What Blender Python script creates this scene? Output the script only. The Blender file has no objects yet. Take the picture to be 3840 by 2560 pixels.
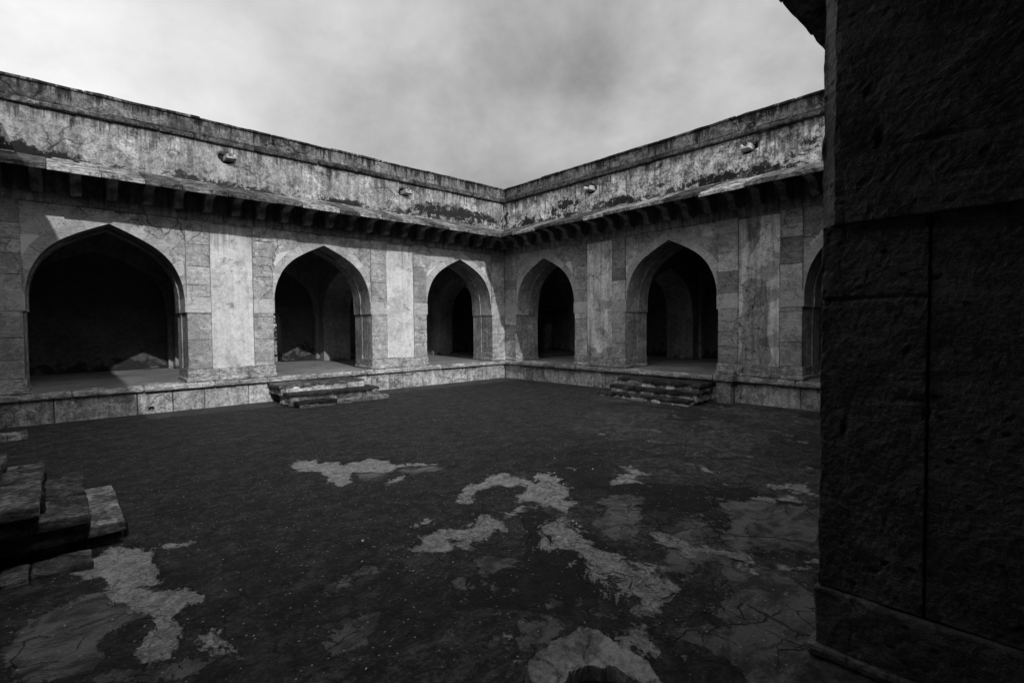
import bpy, math, random
import numpy as np
from mathutils import Matrix, Vector

S = bpy.context.scene
COL = S.collection

# ---------------------------------------------------------------- camera
cam_d = bpy.data.cameras.new("camera")
cam = bpy.data.objects.new("camera", cam_d)
COL.objects.link(cam)
CAMX, CAMY, CAMZ = -14.2035, -16.0783, 2.24
yaw, pitch, roll = math.radians(47.7398), math.radians(-1.8614), math.radians(-0.4711)
f = Vector((math.cos(yaw)*math.cos(pitch), math.sin(yaw)*math.cos(pitch), math.sin(pitch)))
r = f.cross(Vector((0, 0, 1))).normalized()
u = r.cross(f)
r2 = r*math.cos(roll) + u*math.sin(roll)
u2 = u*math.cos(roll) - r*math.sin(roll)
cam.matrix_world = Matrix(((r2.x, u2.x, -f.x, CAMX), (r2.y, u2.y, -f.y, CAMY), (r2.z, u2.z, -f.z, CAMZ), (0, 0, 0, 1)))
cam_d.sensor_width = 36
cam_d.lens = 17.608
cam_d.clip_start = 0.05
cam_d.clip_end = 5000
S.camera = cam

# ---------------------------------------------------------------- sun, sky, exposure
SX, SY, SZ = 0.198, 1.0, -0.56          # direction the sunlight travels
sun_d = bpy.data.lights.new("sun", 'SUN')
sun_d.energy = 3.4
sun_d.angle = math.radians(0.6)
sun_d.color = (1.0, 1.0, 1.0)
sun = bpy.data.objects.new("sun", sun_d)
COL.objects.link(sun)
sun.rotation_euler = Vector((SX, SY, SZ)).to_track_quat('-Z', 'Y').to_euler()

W = bpy.data.worlds.new("World")
S.world = W
W.use_nodes = True
wt = W.node_tree
wt.nodes.clear()
def wn(t, **k):
    n = wt.nodes.new(t)
    for a, b in k.items():
        setattr(n, a, b)
    return n
def wmath(op, a, b=None, c=None, clamp=False):
    n = wn('ShaderNodeMath', operation=op, use_clamp=clamp)
    for i, v in enumerate((a, b, c)):
        if v is None: continue
        if isinstance(v, (int, float)): n.inputs[i].default_value = v
        else: wt.links.new(v, n.inputs[i])
    return n.outputs[0]
def wlobe(gen, d, k):
    n = wn('ShaderNodeVectorMath', operation='DOT_PRODUCT')
    wt.links.new(gen, n.inputs[0])
    v = Vector(d).normalized()
    n.inputs[1].default_value = v
    return wmath('POWER', wmath('MAXIMUM', n.outputs['Value'], 0.0), k)
sky = wn('ShaderNodeTexSky', sky_type='NISHITA', sun_disc=False)
sky.sun_elevation = math.atan(0.56/math.hypot(SX, SY))
sky.sun_rotation = math.atan2(-SX, -SY)
bw = wn('ShaderNodeRGBToBW')
wt.links.new(sky.outputs[0], bw.inputs[0])
tc = wn('ShaderNodeTexCoord')
gen = tc.outputs['Generated']
mp = wn('ShaderNodeMapping'); mp.inputs['Scale'].default_value = (1.0, 1.0, 2.4)
wt.links.new(gen, mp.inputs[0])
def wnoise(scale, detail, rough, dist, off=(0,0,0), sc=(1.0,1.0,2.4)):
    m = wn('ShaderNodeMapping'); m.inputs['Scale'].default_value = sc; m.inputs['Location'].default_value = off
    wt.links.new(gen, m.inputs[0])
    n = wn('ShaderNodeTexNoise'); n.inputs['Scale'].default_value = scale; n.inputs['Detail'].default_value = detail
    n.inputs['Roughness'].default_value = rough; n.inputs['Distortion'].default_value = dist
    wt.links.new(m.outputs[0], n.inputs['Vector'])
    return n.outputs['Fac']
def pixdir(x, y):       # direction of a point of the sky as seen from the courtyard
    return f*1.0 + r2*((x-1920)/1878.15) + u2*((1280-y)/1878.15)
n1 = wnoise(2.3, 8, 0.58, 0.25, (5.1, 1.9, 2.7), (1, 1, 1.35))
n2 = wnoise(5.0, 8, 0.62, 0.2, (0.3, 2.4, 5.7), (1, 1, 1.3))
n3 = wnoise(3.2, 6, 0.6, 1.2, (7.3, 1.4, 0.7), (1.0, 1.0, 3.0))
cl = wmath('ADD', wmath('MULTIPLY', wmath('SUBTRACT', n1, 0.5), 0.75), wmath('MULTIPLY', wmath('SUBTRACT', n2, 0.5), 0.50))
cl = wmath('ADD', cl, wmath('MULTIPLY', wmath('SUBTRACT', n3, 0.5), 0.12))
# grey cloud bank ahead, brighter cloud high on the left and a bright break to the right
c = wmath('ADD', cl, 0.46)
c = wmath('ADD', c, wmath('MULTIPLY', wlobe(gen, pixdir(-100, 100), 9), 0.50))
c = wmath('ADD', c, wmath('MULTIPLY', wlobe(gen, pixdir(3000, 330), 40), 0.16))
c = wmath('SUBTRACT', c, wmath('MULTIPLY', wlobe(gen, pixdir(1800, 500), 30), 0.07))
c = wmath('ADD', c, wmath('MULTIPLY', wlobe(gen, (-SX-.35, -SY, 0.8), 2.2), 3.5))     # broad bright sky added behind the camera to lift the shaded walls
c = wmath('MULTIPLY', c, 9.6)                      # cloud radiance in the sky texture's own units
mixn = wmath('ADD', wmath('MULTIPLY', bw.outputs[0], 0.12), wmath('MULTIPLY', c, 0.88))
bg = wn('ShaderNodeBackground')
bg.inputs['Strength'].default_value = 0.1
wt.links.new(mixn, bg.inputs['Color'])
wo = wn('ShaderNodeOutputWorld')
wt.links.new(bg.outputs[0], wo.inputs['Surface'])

S.view_settings.view_transform = 'Standard'
S.view_settings.look = 'None'
S.view_settings.exposure = 0.0
S.view_settings.gamma = 1.0
S.render.engine = 'CYCLES'
S.cycles.max_bounces = 8
S.cycles.diffuse_bounces = 3
try: S.cycles.use_denoising = True
except Exception: pass

# ---------------------------------------------------------------- noise on arrays
def _h(i, j, k, s):
    s = int(s*10)
    n = (i*374761393 + j*668265263 + k*2147483647 + s*1274126177) & 0xffffffff
    n = ((n ^ (n >> 13)) * 1274126177) & 0xffffffff
    n = (n ^ (n >> 16)) & 0xffffffff
    return n.astype(np.float64)/4294967295.0
def vnoise(P, seed=0):
    P = np.asarray(P, float)
    F = np.floor(P).astype(np.int64); t = P-F; t = t*t*(3-2*t)
    i, j, k = F[:, 0], F[:, 1], F[:, 2]
    o = 0
    for a in (0, 1):
        wa = t[:, 0] if a else 1-t[:, 0]
        for b in (0, 1):
            wb = t[:, 1] if b else 1-t[:, 1]
            for c_ in (0, 1):
                wc = t[:, 2] if c_ else 1-t[:, 2]
                o = o + wa*wb*wc*_h(i+a, j+b, k+c_, seed)
    return o*2-1
def fbm(P, scale=1.0, octv=3, seed=0, gain=0.5):
    P = np.asarray(P, float)*scale
    o = 0; a = 1.0; tot = 0
    for q in range(octv):
        o = o + a*vnoise(P + 17.3*q, seed+q); tot += a
        P = P*2.03; a *= gain
    return o/tot
def sdf(pts, poly):      # signed distance, positive inside
    p = np.asarray(pts, float); V = np.asarray(poly, float); n = len(V)
    d = np.full(len(p), 1e9); ins = np.zeros(len(p), bool)
    for i in range(n):
        a = V[i]; b = V[(i+1) % n]; e = b-a; w = p-a
        t = np.clip((w@e)/max(e@e, 1e-9), 0, 1)
        d = np.minimum(d, np.linalg.norm(w-t[:, None]*e, axis=1))
        if abs(b[1]-a[1]) > 1e-9:
            c_ = ((a[1] > p[:, 1]) != (b[1] > p[:, 1])) & (p[:, 0] < (b[0]-a[0])*(p[:, 1]-a[1])/(b[1]-a[1])+a[0])
            ins ^= c_
    return np.where(ins, d, -d)
def sdf_many(pts, polys, rng_=0.15):
    o = np.full(len(pts), -9.0)
    for q in polys:
        q = np.asarray(q); m = 0.5
        sel = (pts[:, 0] > q[:, 0].min()-m) & (pts[:, 0] < q[:, 0].max()+m) & (pts[:, 1] > q[:, 1].min()-m) & (pts[:, 1] < q[:, 1].max()+m)
        if sel.any():
            o[sel] = np.maximum(o[sel], sdf(pts[sel], q))
    return np.clip(0.5 + o/(2*rng_), 0, 1)

# ---------------------------------------------------------------- mesh builder
class MB:
    def __init__(s): s.v = []; s.f = []; s.t = []; s.at = {}; s.n = 0
    def add(s, verts, faces, tone=0.0, **at):
        verts = np.asarray(verts, float).reshape(-1, 3)
        s.v.append(verts); b = s.n
        s.f.extend([tuple(int(i)+b for i in q) for q in faces])
        s.t.extend([tone]*len(faces) if np.isscalar(tone) else list(tone))
        for k, a in at.items():
            s.at.setdefault(k, []).append((b, np.asarray(a, float)*np.ones(len(verts))))
        s.n += len(verts)
        return s
    def quad(s, a, b, c_, d, tone=0.0): return s.add([a, b, c_, d], [(0, 1, 2, 3)], tone)
    def build(s, name, mat, parent=None, smooth=False, loc=None):
        me = bpy.data.meshes.new(name)
        V = np.concatenate(s.v) if s.v else np.zeros((0, 3))
        me.from_pydata(V.tolist(), [], s.f)
        a = me.attributes.new('tone', 'FLOAT', 'FACE'); a.data.foreach_set('value', np.array(s.t, dtype=np.float32))
        for k, L in s.at.items():
            arr = np.zeros(len(V), dtype=np.float32)
            for b, vals in L: arr[b:b+len(vals)] = vals
            at = me.attributes.new(k, 'FLOAT', 'POINT'); at.data.foreach_set('value', arr)
        me.materials.append(mat)
        if smooth: me.polygons.foreach_set('use_smooth', [True]*len(me.polygons))
        me.update()
        o = bpy.data.objects.new(name, me); COL.objects.link(o)
        if parent: o.parent = parent
        if loc: o.location = loc
        return o
def tag(o, label=None, cat=None, group=None, kind=None):
    if label: o['label'] = label
    if cat: o['category'] = cat
    if group: o['group'] = group
    if kind: o['kind'] = kind
    return o
def empty(name, loc=(0, 0, 0), rz=0):
    o = bpy.data.objects.new(name, None); COL.objects.link(o)
    o.location = loc; o.rotation_euler = (0, 0, rz); o.empty_display_size = 0.3
    return o
def rbox(mb, x0, x1, y0, y1, z0, z1, res=0.15, rad=0.01, amp=0.004, nsc=3.0, seed=0, tone=0.0, fn=None, skip=()):
    """worn stone block: a subdivided box with rounded edges and an uneven surface"""
    lo = np.array([x0, y0, z0]); hi = np.array([x1, y1, z1]); L = hi-lo
    N = [max(1, int(math.ceil(l/res))) for l in L]
    rad = min(rad, 0.45*float(L.min()))
    def axis(a):
        t = np.linspace(lo[a], hi[a], N[a]+1)
        if rad > 0: t = np.concatenate([[lo[a], lo[a]+rad], t[1:-1][(t[1:-1] > lo[a]+rad*1.5) & (t[1:-1] < hi[a]-rad*1.5)], [hi[a]-rad, hi[a]]])
        return t
    A = [axis(i) for i in range(3)]; n = [len(a) for a in A]
    idx = {}; P = []; F = []
    def vid(i, j, k):
        q = (i, j, k)
        if q not in idx: idx[q] = len(P); P.append((A[0][i], A[1][j], A[2][k]))
        return idx[q]
    for ax, side in [(0, 0), (0, 1), (1, 0), (1, 1), (2, 0), (2, 1)]:
        if (ax, side) in skip: continue
        b, c_ = [(1, 2), (0, 2), (0, 1)][ax]
        fix = 0 if side == 0 else n[ax]-1
        for i in range(n[b]-1):
            for j in range(n[c_]-1):
                q = []
                for di, dj in ((0, 0), (1, 0), (1, 1), (0, 1)):
                    t = [0, 0, 0]; t[ax] = fix; t[b] = i+di; t[c_] = j+dj
                    q.append(vid(*t))
                flip = (side == 0) ^ (ax == 1)
                F.append(tuple(q[::-1]) if flip else tuple(q))
    P = np.array(P, float)
    if rad > 0:
        Q = np.clip(P, lo+rad, hi-rad); D = P-Q; l = np.linalg.norm(D, axis=1, keepdims=True)
        P = Q + np.where(l > 1e-9, D/np.maximum(l, 1e-9)*rad, 0)
    cen = (lo+hi)/2
    if amp > 0:
        D = (P-cen)/(L/2)
        m = np.abs(D).max(axis=1, keepdims=True); dr = np.where(np.abs(D) > m-0.08, D, 0)
        dr /= np.maximum(np.linalg.norm(dr, axis=1, keepdims=True), 1e-9)
        P = P + dr*(fbm(P+seed*3.7, nsc, 3, seed)*amp)[:, None]
    if fn is not None: P = fn(P)
    mb.add(P, F, tone)
    return mb
def prism(mb, prof, x0, x1, tone=0.0):
    """closed (y,z) outline pushed along x"""
    n = len(prof)
    V = [(x0, y, z) for y, z in prof]+[(x1, y, z) for y, z in prof]
    F = [(i, (i+1) % n, n+(i+1) % n, n+i) for i in range(n)]
    F += [tuple(range(n))[::-1], tuple(range(n, 2*n))]
    mb.add(V, F, tone)

# ---------------------------------------------------------------- materials (all grey: the place is seen in black and white)
class NT:
    def __init__(s, name):
        s.m = bpy.data.materials.new(name); s.m.use_nodes = True; s.t = s.m.node_tree; s.t.nodes.clear()
        s.out = s.t.nodes.new('ShaderNodeOutputMaterial'); s.b = s.t.nodes.new('ShaderNodeBsdfPrincipled')
        s.t.links.new(s.b.outputs[0], s.out.inputs[0])
        s.geo = s.t.nodes.new('ShaderNodeNewGeometry'); s.P = s.geo.outputs['Position']
    def M(s, op, a, b=None, c=None, clamp=False):
        n = s.t.nodes.new('ShaderNodeMath'); n.operation = op; n.use_clamp = clamp
        for i, v in enumerate((a, b, c)):
            if v is None: continue
            if isinstance(v, (int, float)): n.inputs[i].default_value = v
            else: s.t.links.new(v, n.inputs[i])
        return n.outputs[0]
    def ss(s, x, a, b, lo=0.0, hi=1.0):
        n = s.t.nodes.new('ShaderNodeMapRange'); n.interpolation_type = 'SMOOTHSTEP'
        s.t.links.new(x, n.inputs[0]); n.inputs[1].default_value = a; n.inputs[2].default_value = b
        n.inputs[3].default_value = lo; n.inputs[4].default_value = hi
        return n.outputs[0]
    def mapv(s, sc=(1, 1, 1), off=(0, 0, 0), rot=(0, 0, 0)):
        n = s.t.nodes.new('ShaderNodeMapping'); n.inputs['Scale'].default_value = sc; n.inputs['Location'].default_value = off; n.inputs['Rotation'].default_value = rot
        s.t.links.new(s.P, n.inputs[0]); return n.outputs[0]
    def noise(s, scale, detail=6, rough=0.55, dist=0.0, v=None):
        n = s.t.nodes.new('ShaderNodeTexNoise'); n.inputs['Scale'].default_value = scale; n.inputs['Detail'].default_value = detail
        n.inputs['Roughness'].default_value = rough; n.inputs['Distortion'].default_value = dist
        s.t.links.new(v if v is not None else s.P, n.inputs['Vector']); return n.outputs['Fac']
    def vor(s, scale, feat='F1', v=None, rnd=1.0, out='Distance'):
        n = s.t.nodes.new('ShaderNodeTexVoronoi'); n.feature = feat; n.inputs['Scale'].default_value = scale
        n.inputs['Randomness'].default_value = rnd
        s.t.links.new(v if v is not None else s.P, n.inputs['Vector']); return n.outputs[out]
    def warp(s, amt, scale, detail=4, v=None):
        n = s.t.nodes.new('ShaderNodeTexNoise'); n.inputs['Scale'].default_value = scale; n.inputs['Detail'].default_value = detail
        src = v if v is not None else s.P
        s.t.links.new(src, n.inputs['Vector'])
        a = s.t.nodes.new('ShaderNodeVectorMath'); a.operation = 'SUBTRACT'; s.t.links.new(n.outputs['Color'], a.inputs[0]); a.inputs[1].default_value = (.5, .5, .5)
        b = s.t.nodes.new('ShaderNodeVectorMath'); b.operation = 'SCALE'; s.t.links.new(a.outputs[0], b.inputs[0]); b.inputs['Scale'].default_value = amt
        c = s.t.nodes.new('ShaderNodeVectorMath'); c.operation = 'ADD'; s.t.links.new(src, c.inputs[0]); s.t.links.new(b.outputs[0], c.inputs[1])
        return c.outputs[0]
    def attr(s, n_):
        n = s.t.nodes.new('ShaderNodeAttribute'); n.attribute_name = n_; return n.outputs['Fac']
    def mix(s, f_, a, b):     # a + f(b-a)
        return s.M('ADD', a, s.M('MULTIPLY', f_, s.M('SUBTRACT', b, a)))
    def finish(s, val, height, strength, dist=0.02, rough=0.9, spec=0.25):
        val = s.M('MAXIMUM', val, 0.004)
        s.t.links.new(val, s.b.inputs['Base Color'])
        if isinstance(rough, (int, float)): s.b.inputs['Roughness'].default_value = rough
        else: s.t.links.new(rough, s.b.inputs['Roughness'])
        s.b.inputs['Specular IOR Level'].default_value = spec
        if height is not None:
            n = s.t.nodes.new('ShaderNodeBump'); n.inputs['Strength'].default_value = strength; n.inputs['Distance'].default_value = dist
            s.t.links.new(height, n.inputs['Height']); s.t.links.new(n.outputs[0], s.b.inputs['Normal'])
        return s.m
def stone(name, lo, hi, streak=0.0, pits=0.0, cracks=0.0, crack_scale=1.6, lichen=0.0, patch=0.0, grain=0.0, bump=0.5, big=0.9, off=0.0, dist=0.02, rough=0.95, spec=0.06,
          stains=False, repairs=False, drips=None, mould=None, fine=20.0, soft=0.0):
    n = NT(name)
    a = n.noise(big, 4, 0.6, 0.4, n.mapv(off=(off, off*1.7, 0)))
    b = n.noise(7.5, 4, 0.72, 0.3)
    c_ = n.noise(fine, 3, 0.8)
    m = n.M('ADD', n.M('MULTIPLY', a, 0.34), n.M('ADD', n.M('MULTIPLY', b, 0.34), n.M('MULTIPLY', c_, 0.32)))
    t = n.ss(m, 0.41-soft, 0.60+soft)
    v = n.M('ADD', n.M('MULTIPLY', t, hi-lo), lo)
    h = n.M('ADD', n.M('MULTIPLY', b, 0.45), n.M('MULTIPLY', c_, 0.55))
    if patch:       # lost plaster or lime patches with crisp ragged borders
        pm = n.ss(n.noise(1.1, 7, 0.68, 0.7, n.mapv(off=(5.1+off, 2.2, 1.0))), 0.555, 0.58)
        v = n.M('MULTIPLY', v, n.M('ADD', 1.0, n.M('MULTIPLY', pm, patch)))
        h = n.M('ADD', h, n.M('MULTIPLY', pm, 0.3))
    if grain:       # bedding lines of the stone
        g = n.noise(3.0, 4, 0.7, 1.6, n.mapv(sc=(1.2, 1.2, 7), rot=(0.35, 0.3, 0.2)))
        v = n.M('MULTIPLY', v, n.M('ADD', 1-grain, n.M('MULTIPLY', n.ss(g, 0.44, 0.6), grain*1.5)))
    if streak:
        s1 = n.noise(1.0, 5, 0.66, 0.15, n.mapv(sc=(7, 7, 0.55)))
        sm = n.ss(s1, 0.43, 0.60)
        v = n.M('MULTIPLY', v, n.M('SUBTRACT', 1.0, n.M('MULTIPLY', sm, streak)))
    if pits:
        pv = n.vor(11, 'F1', n.mapv(sc=(1, 1, 1.6)))
        pm = n.M('MULTIPLY', n.ss(pv, 0.12, 0.24, 1, 0), n.ss(a, 0.5, 0.58))
        v = n.M('MULTIPLY', v, n.M('SUBTRACT', 1.0, n.M('MULTIPLY', pm, pits)))
    if cracks:
        e = n.vor(crack_scale, 'DISTANCE_TO_EDGE', n.warp(0.55, 1.9, 3))
        ck = n.M('MULTIPLY', n.ss(e, 0.008, 0.024, 1, 0), n.ss(n.noise(0.8, 2, v=n.mapv(off=(9, 3, 4))), 0.47, 0.56))
        v = n.M('MULTIPLY', v, n.M('SUBTRACT', 1.0, n.M('MULTIPLY', ck, cracks)))
        h = n.M('SUBTRACT', h, n.M('MULTIPLY', ck, 0.8))
    if lichen:
        l = n.noise(2.4, 7, 0.78, 0.4, n.mapv(off=(off, 4, 7)))
        lm = n.ss(l, 0.60-0.08*lichen, 0.66-0.06*lichen)
        v = n.mix(n.M('MULTIPLY', lm, min(1, 0.5+lichen*0.5)), v, 0.02)
    if drips or mould:
        sp_ = n.t.nodes.new('ShaderNodeSeparateXYZ'); n.t.links.new(n.P, sp_.inputs[0]); Z = sp_.outputs[2]
    if drips:       # soot and algae washed down from the ledge above, each run its own length
        z0, ln, amt = drips
        run = n.noise(1.0, 4, 0.75, 0.1, n.mapv(sc=(9, 9, 0.35), off=(off, 2, 0)))
        brd = n.noise(1.3, 3, 0.6, 0.0, n.mapv(sc=(1, 1, .3), off=(off, 7, 0)))
        q = n.M('ADD', n.M('ADD', n.M('MULTIPLY', run, 3.0), n.M('MULTIPLY', brd, 2.0)), n.M('MULTIPLY', n.M('SUBTRACT', Z, z0), 0.7/ln))
        q = n.M('ADD', q, n.M('MULTIPLY', n.M('SUBTRACT', c_, .5), .5))
        v = n.M('MULTIPLY', v, n.M('SUBTRACT', 1.0, n.M('MULTIPLY', n.ss(q, 2.12, 2.5), amt)))
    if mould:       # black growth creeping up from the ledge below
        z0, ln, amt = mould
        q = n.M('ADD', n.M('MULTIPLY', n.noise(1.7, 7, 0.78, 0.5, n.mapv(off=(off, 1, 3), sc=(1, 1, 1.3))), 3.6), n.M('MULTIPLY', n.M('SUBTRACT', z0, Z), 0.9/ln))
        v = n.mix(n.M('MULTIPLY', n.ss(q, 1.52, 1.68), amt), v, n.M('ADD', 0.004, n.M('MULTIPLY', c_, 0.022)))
    v = n.M('MULTIPLY', v, n.M('ADD', 1.0, n.attr('tone')))
    if repairs:
        rg = n.M('MULTIPLY', n.M('SUBTRACT', n.noise(5, 5, 0.72), 0.5), 0.8)
        lo_ = n.ss(n.M('ADD', n.attr('lost'), rg), 0.47, 0.53)
        v = n.M('MULTIPLY', v, n.M('SUBTRACT', 1.0, n.M('MULTIPLY', lo_, 0.5))); h = n.M('SUBTRACT', h, n.M('MULTIPLY', lo_, 0.8))
        pl_ = n.ss(n.M('ADD', n.attr('fresh'), rg), 0.47, 0.53)
        v = n.mix(n.M('MULTIPLY', pl_, 0.8), v, 0.48); h = n.M('ADD', h, n.M('MULTIPLY', pl_, 0.6))
    if stains:
        st = n.M('ADD', n.attr('stain_and_hollow'), n.M('MULTIPLY', n.M('SUBTRACT', n.noise(3.5, 7, 0.8), 0.5), 2.2))
        sm = n.ss(st, 0.56, 0.66)
        sp = n.M('ADD', n.M('MULTIPLY', n.attr('speck'), 0.55), n.M('SUBTRACT', n.noise(3.4, 7, 0.8, 0.3), 0.5))
        sm = n.M('MAXIMUM', sm, n.ss(sp, 0.43, 0.50))
        v = n.mix(n.M('MULTIPLY', sm, 0.98), v, n.M('ADD', 0.002, n.M('MULTIPLY', c_, 0.022)))
    return n.finish(v, h, bump, dist, rough, spec)
M_block = stone('sandstone_blocks', 0.13, 0.36, pits=0.7, cracks=0.45, grain=0.18, patch=0.35, bump=0.55, big=1.7, lichen=0.12, soft=0.05)
M_spand = stone('spandrel_stone', 0.11, 0.34, pits=0.6, cracks=0.6, crack_scale=1.1, patch=0.5, bump=0.6, off=3.0, repairs=True, soft=0.02)
M_ring = stone('voussoir_stone', 0.22, 0.38, cracks=0.4, grain=0.18, bump=0.4, off=1.0, soft=0.06)
M_plaster = stone('lime_plaster', 0.28, 0.56, streak=0.12, pits=0.2, patch=-0.2, bump=0.35, big=1.6, off=2.0, lichen=0.12, repairs=True, drips=(5.2, 1.3, .35), soft=0.09)
M_plaster_e = stone('cracked_plaster', 0.30, 0.68, streak=0.35, cracks=0.75, crack_scale=3.4, patch=-0.36, bump=0.5, big=1.3, off=6.0, repairs=True, soft=0.04)
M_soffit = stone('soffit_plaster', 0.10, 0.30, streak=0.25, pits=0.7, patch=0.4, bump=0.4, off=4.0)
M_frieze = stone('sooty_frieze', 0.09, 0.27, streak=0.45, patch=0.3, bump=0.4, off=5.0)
M_upper = stone('stained_lime_wall', 0.07, 0.32, streak=0.3, pits=0.5, patch=0.5, cracks=0.45, crack_scale=0.8, lichen=0.35, bump=0.7, big=1.4, off=7.0, stains=True, drips=(7.45, .5, .6), mould=(6.2, .55, .92), soft=0.03)
M_upper_e = stone('mottled_lime_wall', 0.08, 0.54, streak=0.25, pits=0.5, patch=0.4, lichen=0.6, bump=0.9, big=2.6, off=8.0, stains=True, drips=(7.45, .8, .6), mould=(6.2, .75, .92), soft=0.0)
M_parapet = stone('weathered_parapet', 0.035, 0.15, streak=0.3, cracks=0.6, crack_scale=0.9, lichen=0.1, patch=0.5, bump=0.8, off=9.0, drips=(7.98, .42, .8))
M_string = stone('black_string_course', 0.012, 0.07, streak=0.5, patch=1.0, lichen=0.5, bump=0.9, off=10.0)
M_eave = stone('eave_slab_stone', 0.04, 0.24, grain=0.45, cracks=0.5, crack_scale=1.2, patch=-0.3, lichen=0.2, bump=0.8, big=1.8, off=11.0)
M_brack = stone('bracket_stone', 0.12, 0.30, streak=0.3, patch=0.35, bump=0.4, off=12.0)
M_plinth = stone('plinth_stone', 0.12, 0.46, streak=0.25, pits=0.5, cracks=0.3, patch=-0.3, bump=1.0, big=2.4, off=13.0, dist=0.05, soft=0.03)
M_mould = stone('moulding_stone', 0.14, 0.40, grain=0.4, cracks=0.35, patch=0.2, bump=0.8, off=14.0)
M_floor = stone('arcade_floor', 0.13, 0.22, patch=-0.25, bump=0.5, big=0.6, off=15.0)
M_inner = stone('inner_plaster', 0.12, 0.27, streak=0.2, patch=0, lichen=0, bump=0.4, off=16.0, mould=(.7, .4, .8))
M_floor_near = stone('near_floor_stone', 0.04, 0.13, patch=.5, bump=.9, off=41, fine=40)
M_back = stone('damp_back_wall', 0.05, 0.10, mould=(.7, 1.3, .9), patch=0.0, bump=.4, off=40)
M_stepdark = stone('black_step_stone', 0.015, 0.06, pits=0.5, grain=0.3, patch=1.2, bump=0.9, big=3.0, off=17.0, dist=0.04)
M_mortar = stone('crumbling_mortar', 0.16, 0.5, pits=0.8, bump=1.0, big=6.0, off=18.0, dist=0.05)
M_steplight = stone('worn_step_stone', 0.10, 0.32, grain=0.5, cracks=0.6, crack_scale=2.4, lichen=0.3, bump=0.9, big=2.0, off=19.0)
M_pier = stone('dark_pier_stone', 0.11, 0.30, pits=0.85, grain=0.25, cracks=0.0, crack_scale=1.3, streak=0.0, bump=0.6, big=1.6, off=20.0, dist=0.03, rough=0.75, spec=0.35, patch=-0.2, fine=55)
M_pale = stone('pale_spout_stone', 0.22, 0.42, grain=0.25, bump=0.4, off=21.0)

A_ = 7.73                      # half the side of the court
HW = 1.565                     # half width of an arch at the springing
CEN = (-5.43, 0.0, 5.43)
PROF0 = [(1.565, 2.66), (1.56, 3.11), (1.54, 3.31), (1.50, 3.49), (1.45, 3.65), (1.38, 3.81), (1.27, 4.01), (1.13, 4.18), (0.92, 4.37), (0.61, 4.56), (0.36, 4.69), (0.0, 4.86)]
def prof(hw=HW, n=34, inset=0.0, z0=2.66, ztop=None):
    P = np.array(PROF0); seg = np.concatenate([[0], np.cumsum(np.linalg.norm(np.diff(P, axis=0), axis=1))])
    t = np.linspace(0, seg[-1], n)
    x = np.interp(t, seg, P[:, 0]); z = np.interp(t, seg, P[:, 1])
    for _ in range(3):
        x[1:-1] = (x[:-2]+2*x[1:-1]+x[2:])/4; z[1:-1] = (z[:-2]+2*z[1:-1]+z[2:])/4
    z[0] = P[0, 1]; s = hw/HW
    x = x*s
    if inset:
        dx = np.gradient(x); dz = np.gradient(z); l = np.hypot(dx, dz)+1e-9
        x = x - inset*dz/l; z = z + inset*dx/l
        x = np.maximum(x, 0); z[0] = P[0, 1]; x[-1] = 0; z[-1] = P[-1, 1]-inset*1.25
    if ztop is not None:
        z = z0 + (z-2.66)*(ztop-z0)/(4.86-2.66)
    else:
        z = z + (z0-2.66)
    return list(zip(x, z))
def soffit(mb, c, pr, y0, y1, tone=0.0, ns=4):
    for s in (-1, 1):
        V = []; F = []
        ys = np.linspace(y0, y1, ns+1)
        for (x, z) in pr:
            for y in ys: V.append((c+s*x, y, z))
        m = ns+1
        for i in range(len(pr)-1):
            for j in range(ns):
                q = (i*m+j, i*m+j+1, (i+1)*m+j+1, (i+1)*m+j)
                F.append(q if s < 0 else q[::-1])
        V = np.array(V)
        V[:, 0] += s*0.008*fbm(V+c*3.1, 2.2, 2, 5)
        mb.add(V, F, tone)
def face(mb, c, pr, xe0, xe1, ztop, y, tone=0.0, flip=False, nx=8):
    """flat wall face round an arch, from the springing line up"""
    for s, xe in ((-1, xe0), (1, xe1)):
        V = []; F = []
        for (x, z) in pr:
            for k in range(nx+1): V.append((c+s*x+(xe-(c+s*x))*k/nx, y, z))
        m = nx+1
        for i in range(len(pr)-1):
            for k in range(nx):
                q = (i*m+k, i*m+k+1, (i+1)*m+k+1, (i+1)*m+k)
                F.append(q[::-1] if (s < 0) ^ flip else q)
        mb.add(V, F, tone)
    za = pr[-1][1]
    if ztop > za+1e-6: mb.quad((xe0, y, za), (xe1, y, za), (xe1, y, ztop), (xe0, y, ztop), tone)
def lip(mb, c, pa, pb, y, tone=0.0):
    """step between two arch curves in one plane"""
    for s in (-1, 1):
        V = [(c+s*x, y, z) for x, z in pa]+[(c+s*x, y, z) for x, z in pb]; n = len(pa)
        mb.add(V, [(i, i+1, n+i+1, n+i) for i in range(n-1)], tone)

def grid_face(mb, X0, X1, Z0, Z1, res, y=0.0, fn=None, tone=0.0, **kw):
    nx = max(1, int((X1-X0)/res)); nz = max(1, int((Z1-Z0)/res))
    xs = np.linspace(X0, X1, nx+1); zs = np.linspace(Z0, Z1, nz+1)
    XX, ZZ = np.meshgrid(xs, zs, indexing='ij')
    V = np.stack([XX.ravel(), np.full(XX.size, y), ZZ.ravel()], 1)
    at = {}
    if fn is not None: V, at = fn(V)
    F = []
    for i in range(nx):
        a = i*(nz+1)
        for j in range(nz): F.append((a+j, a+nz+1+j, a+nz+2+j, a+j+1))
    mb.add(V, F, tone, **at)

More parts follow.
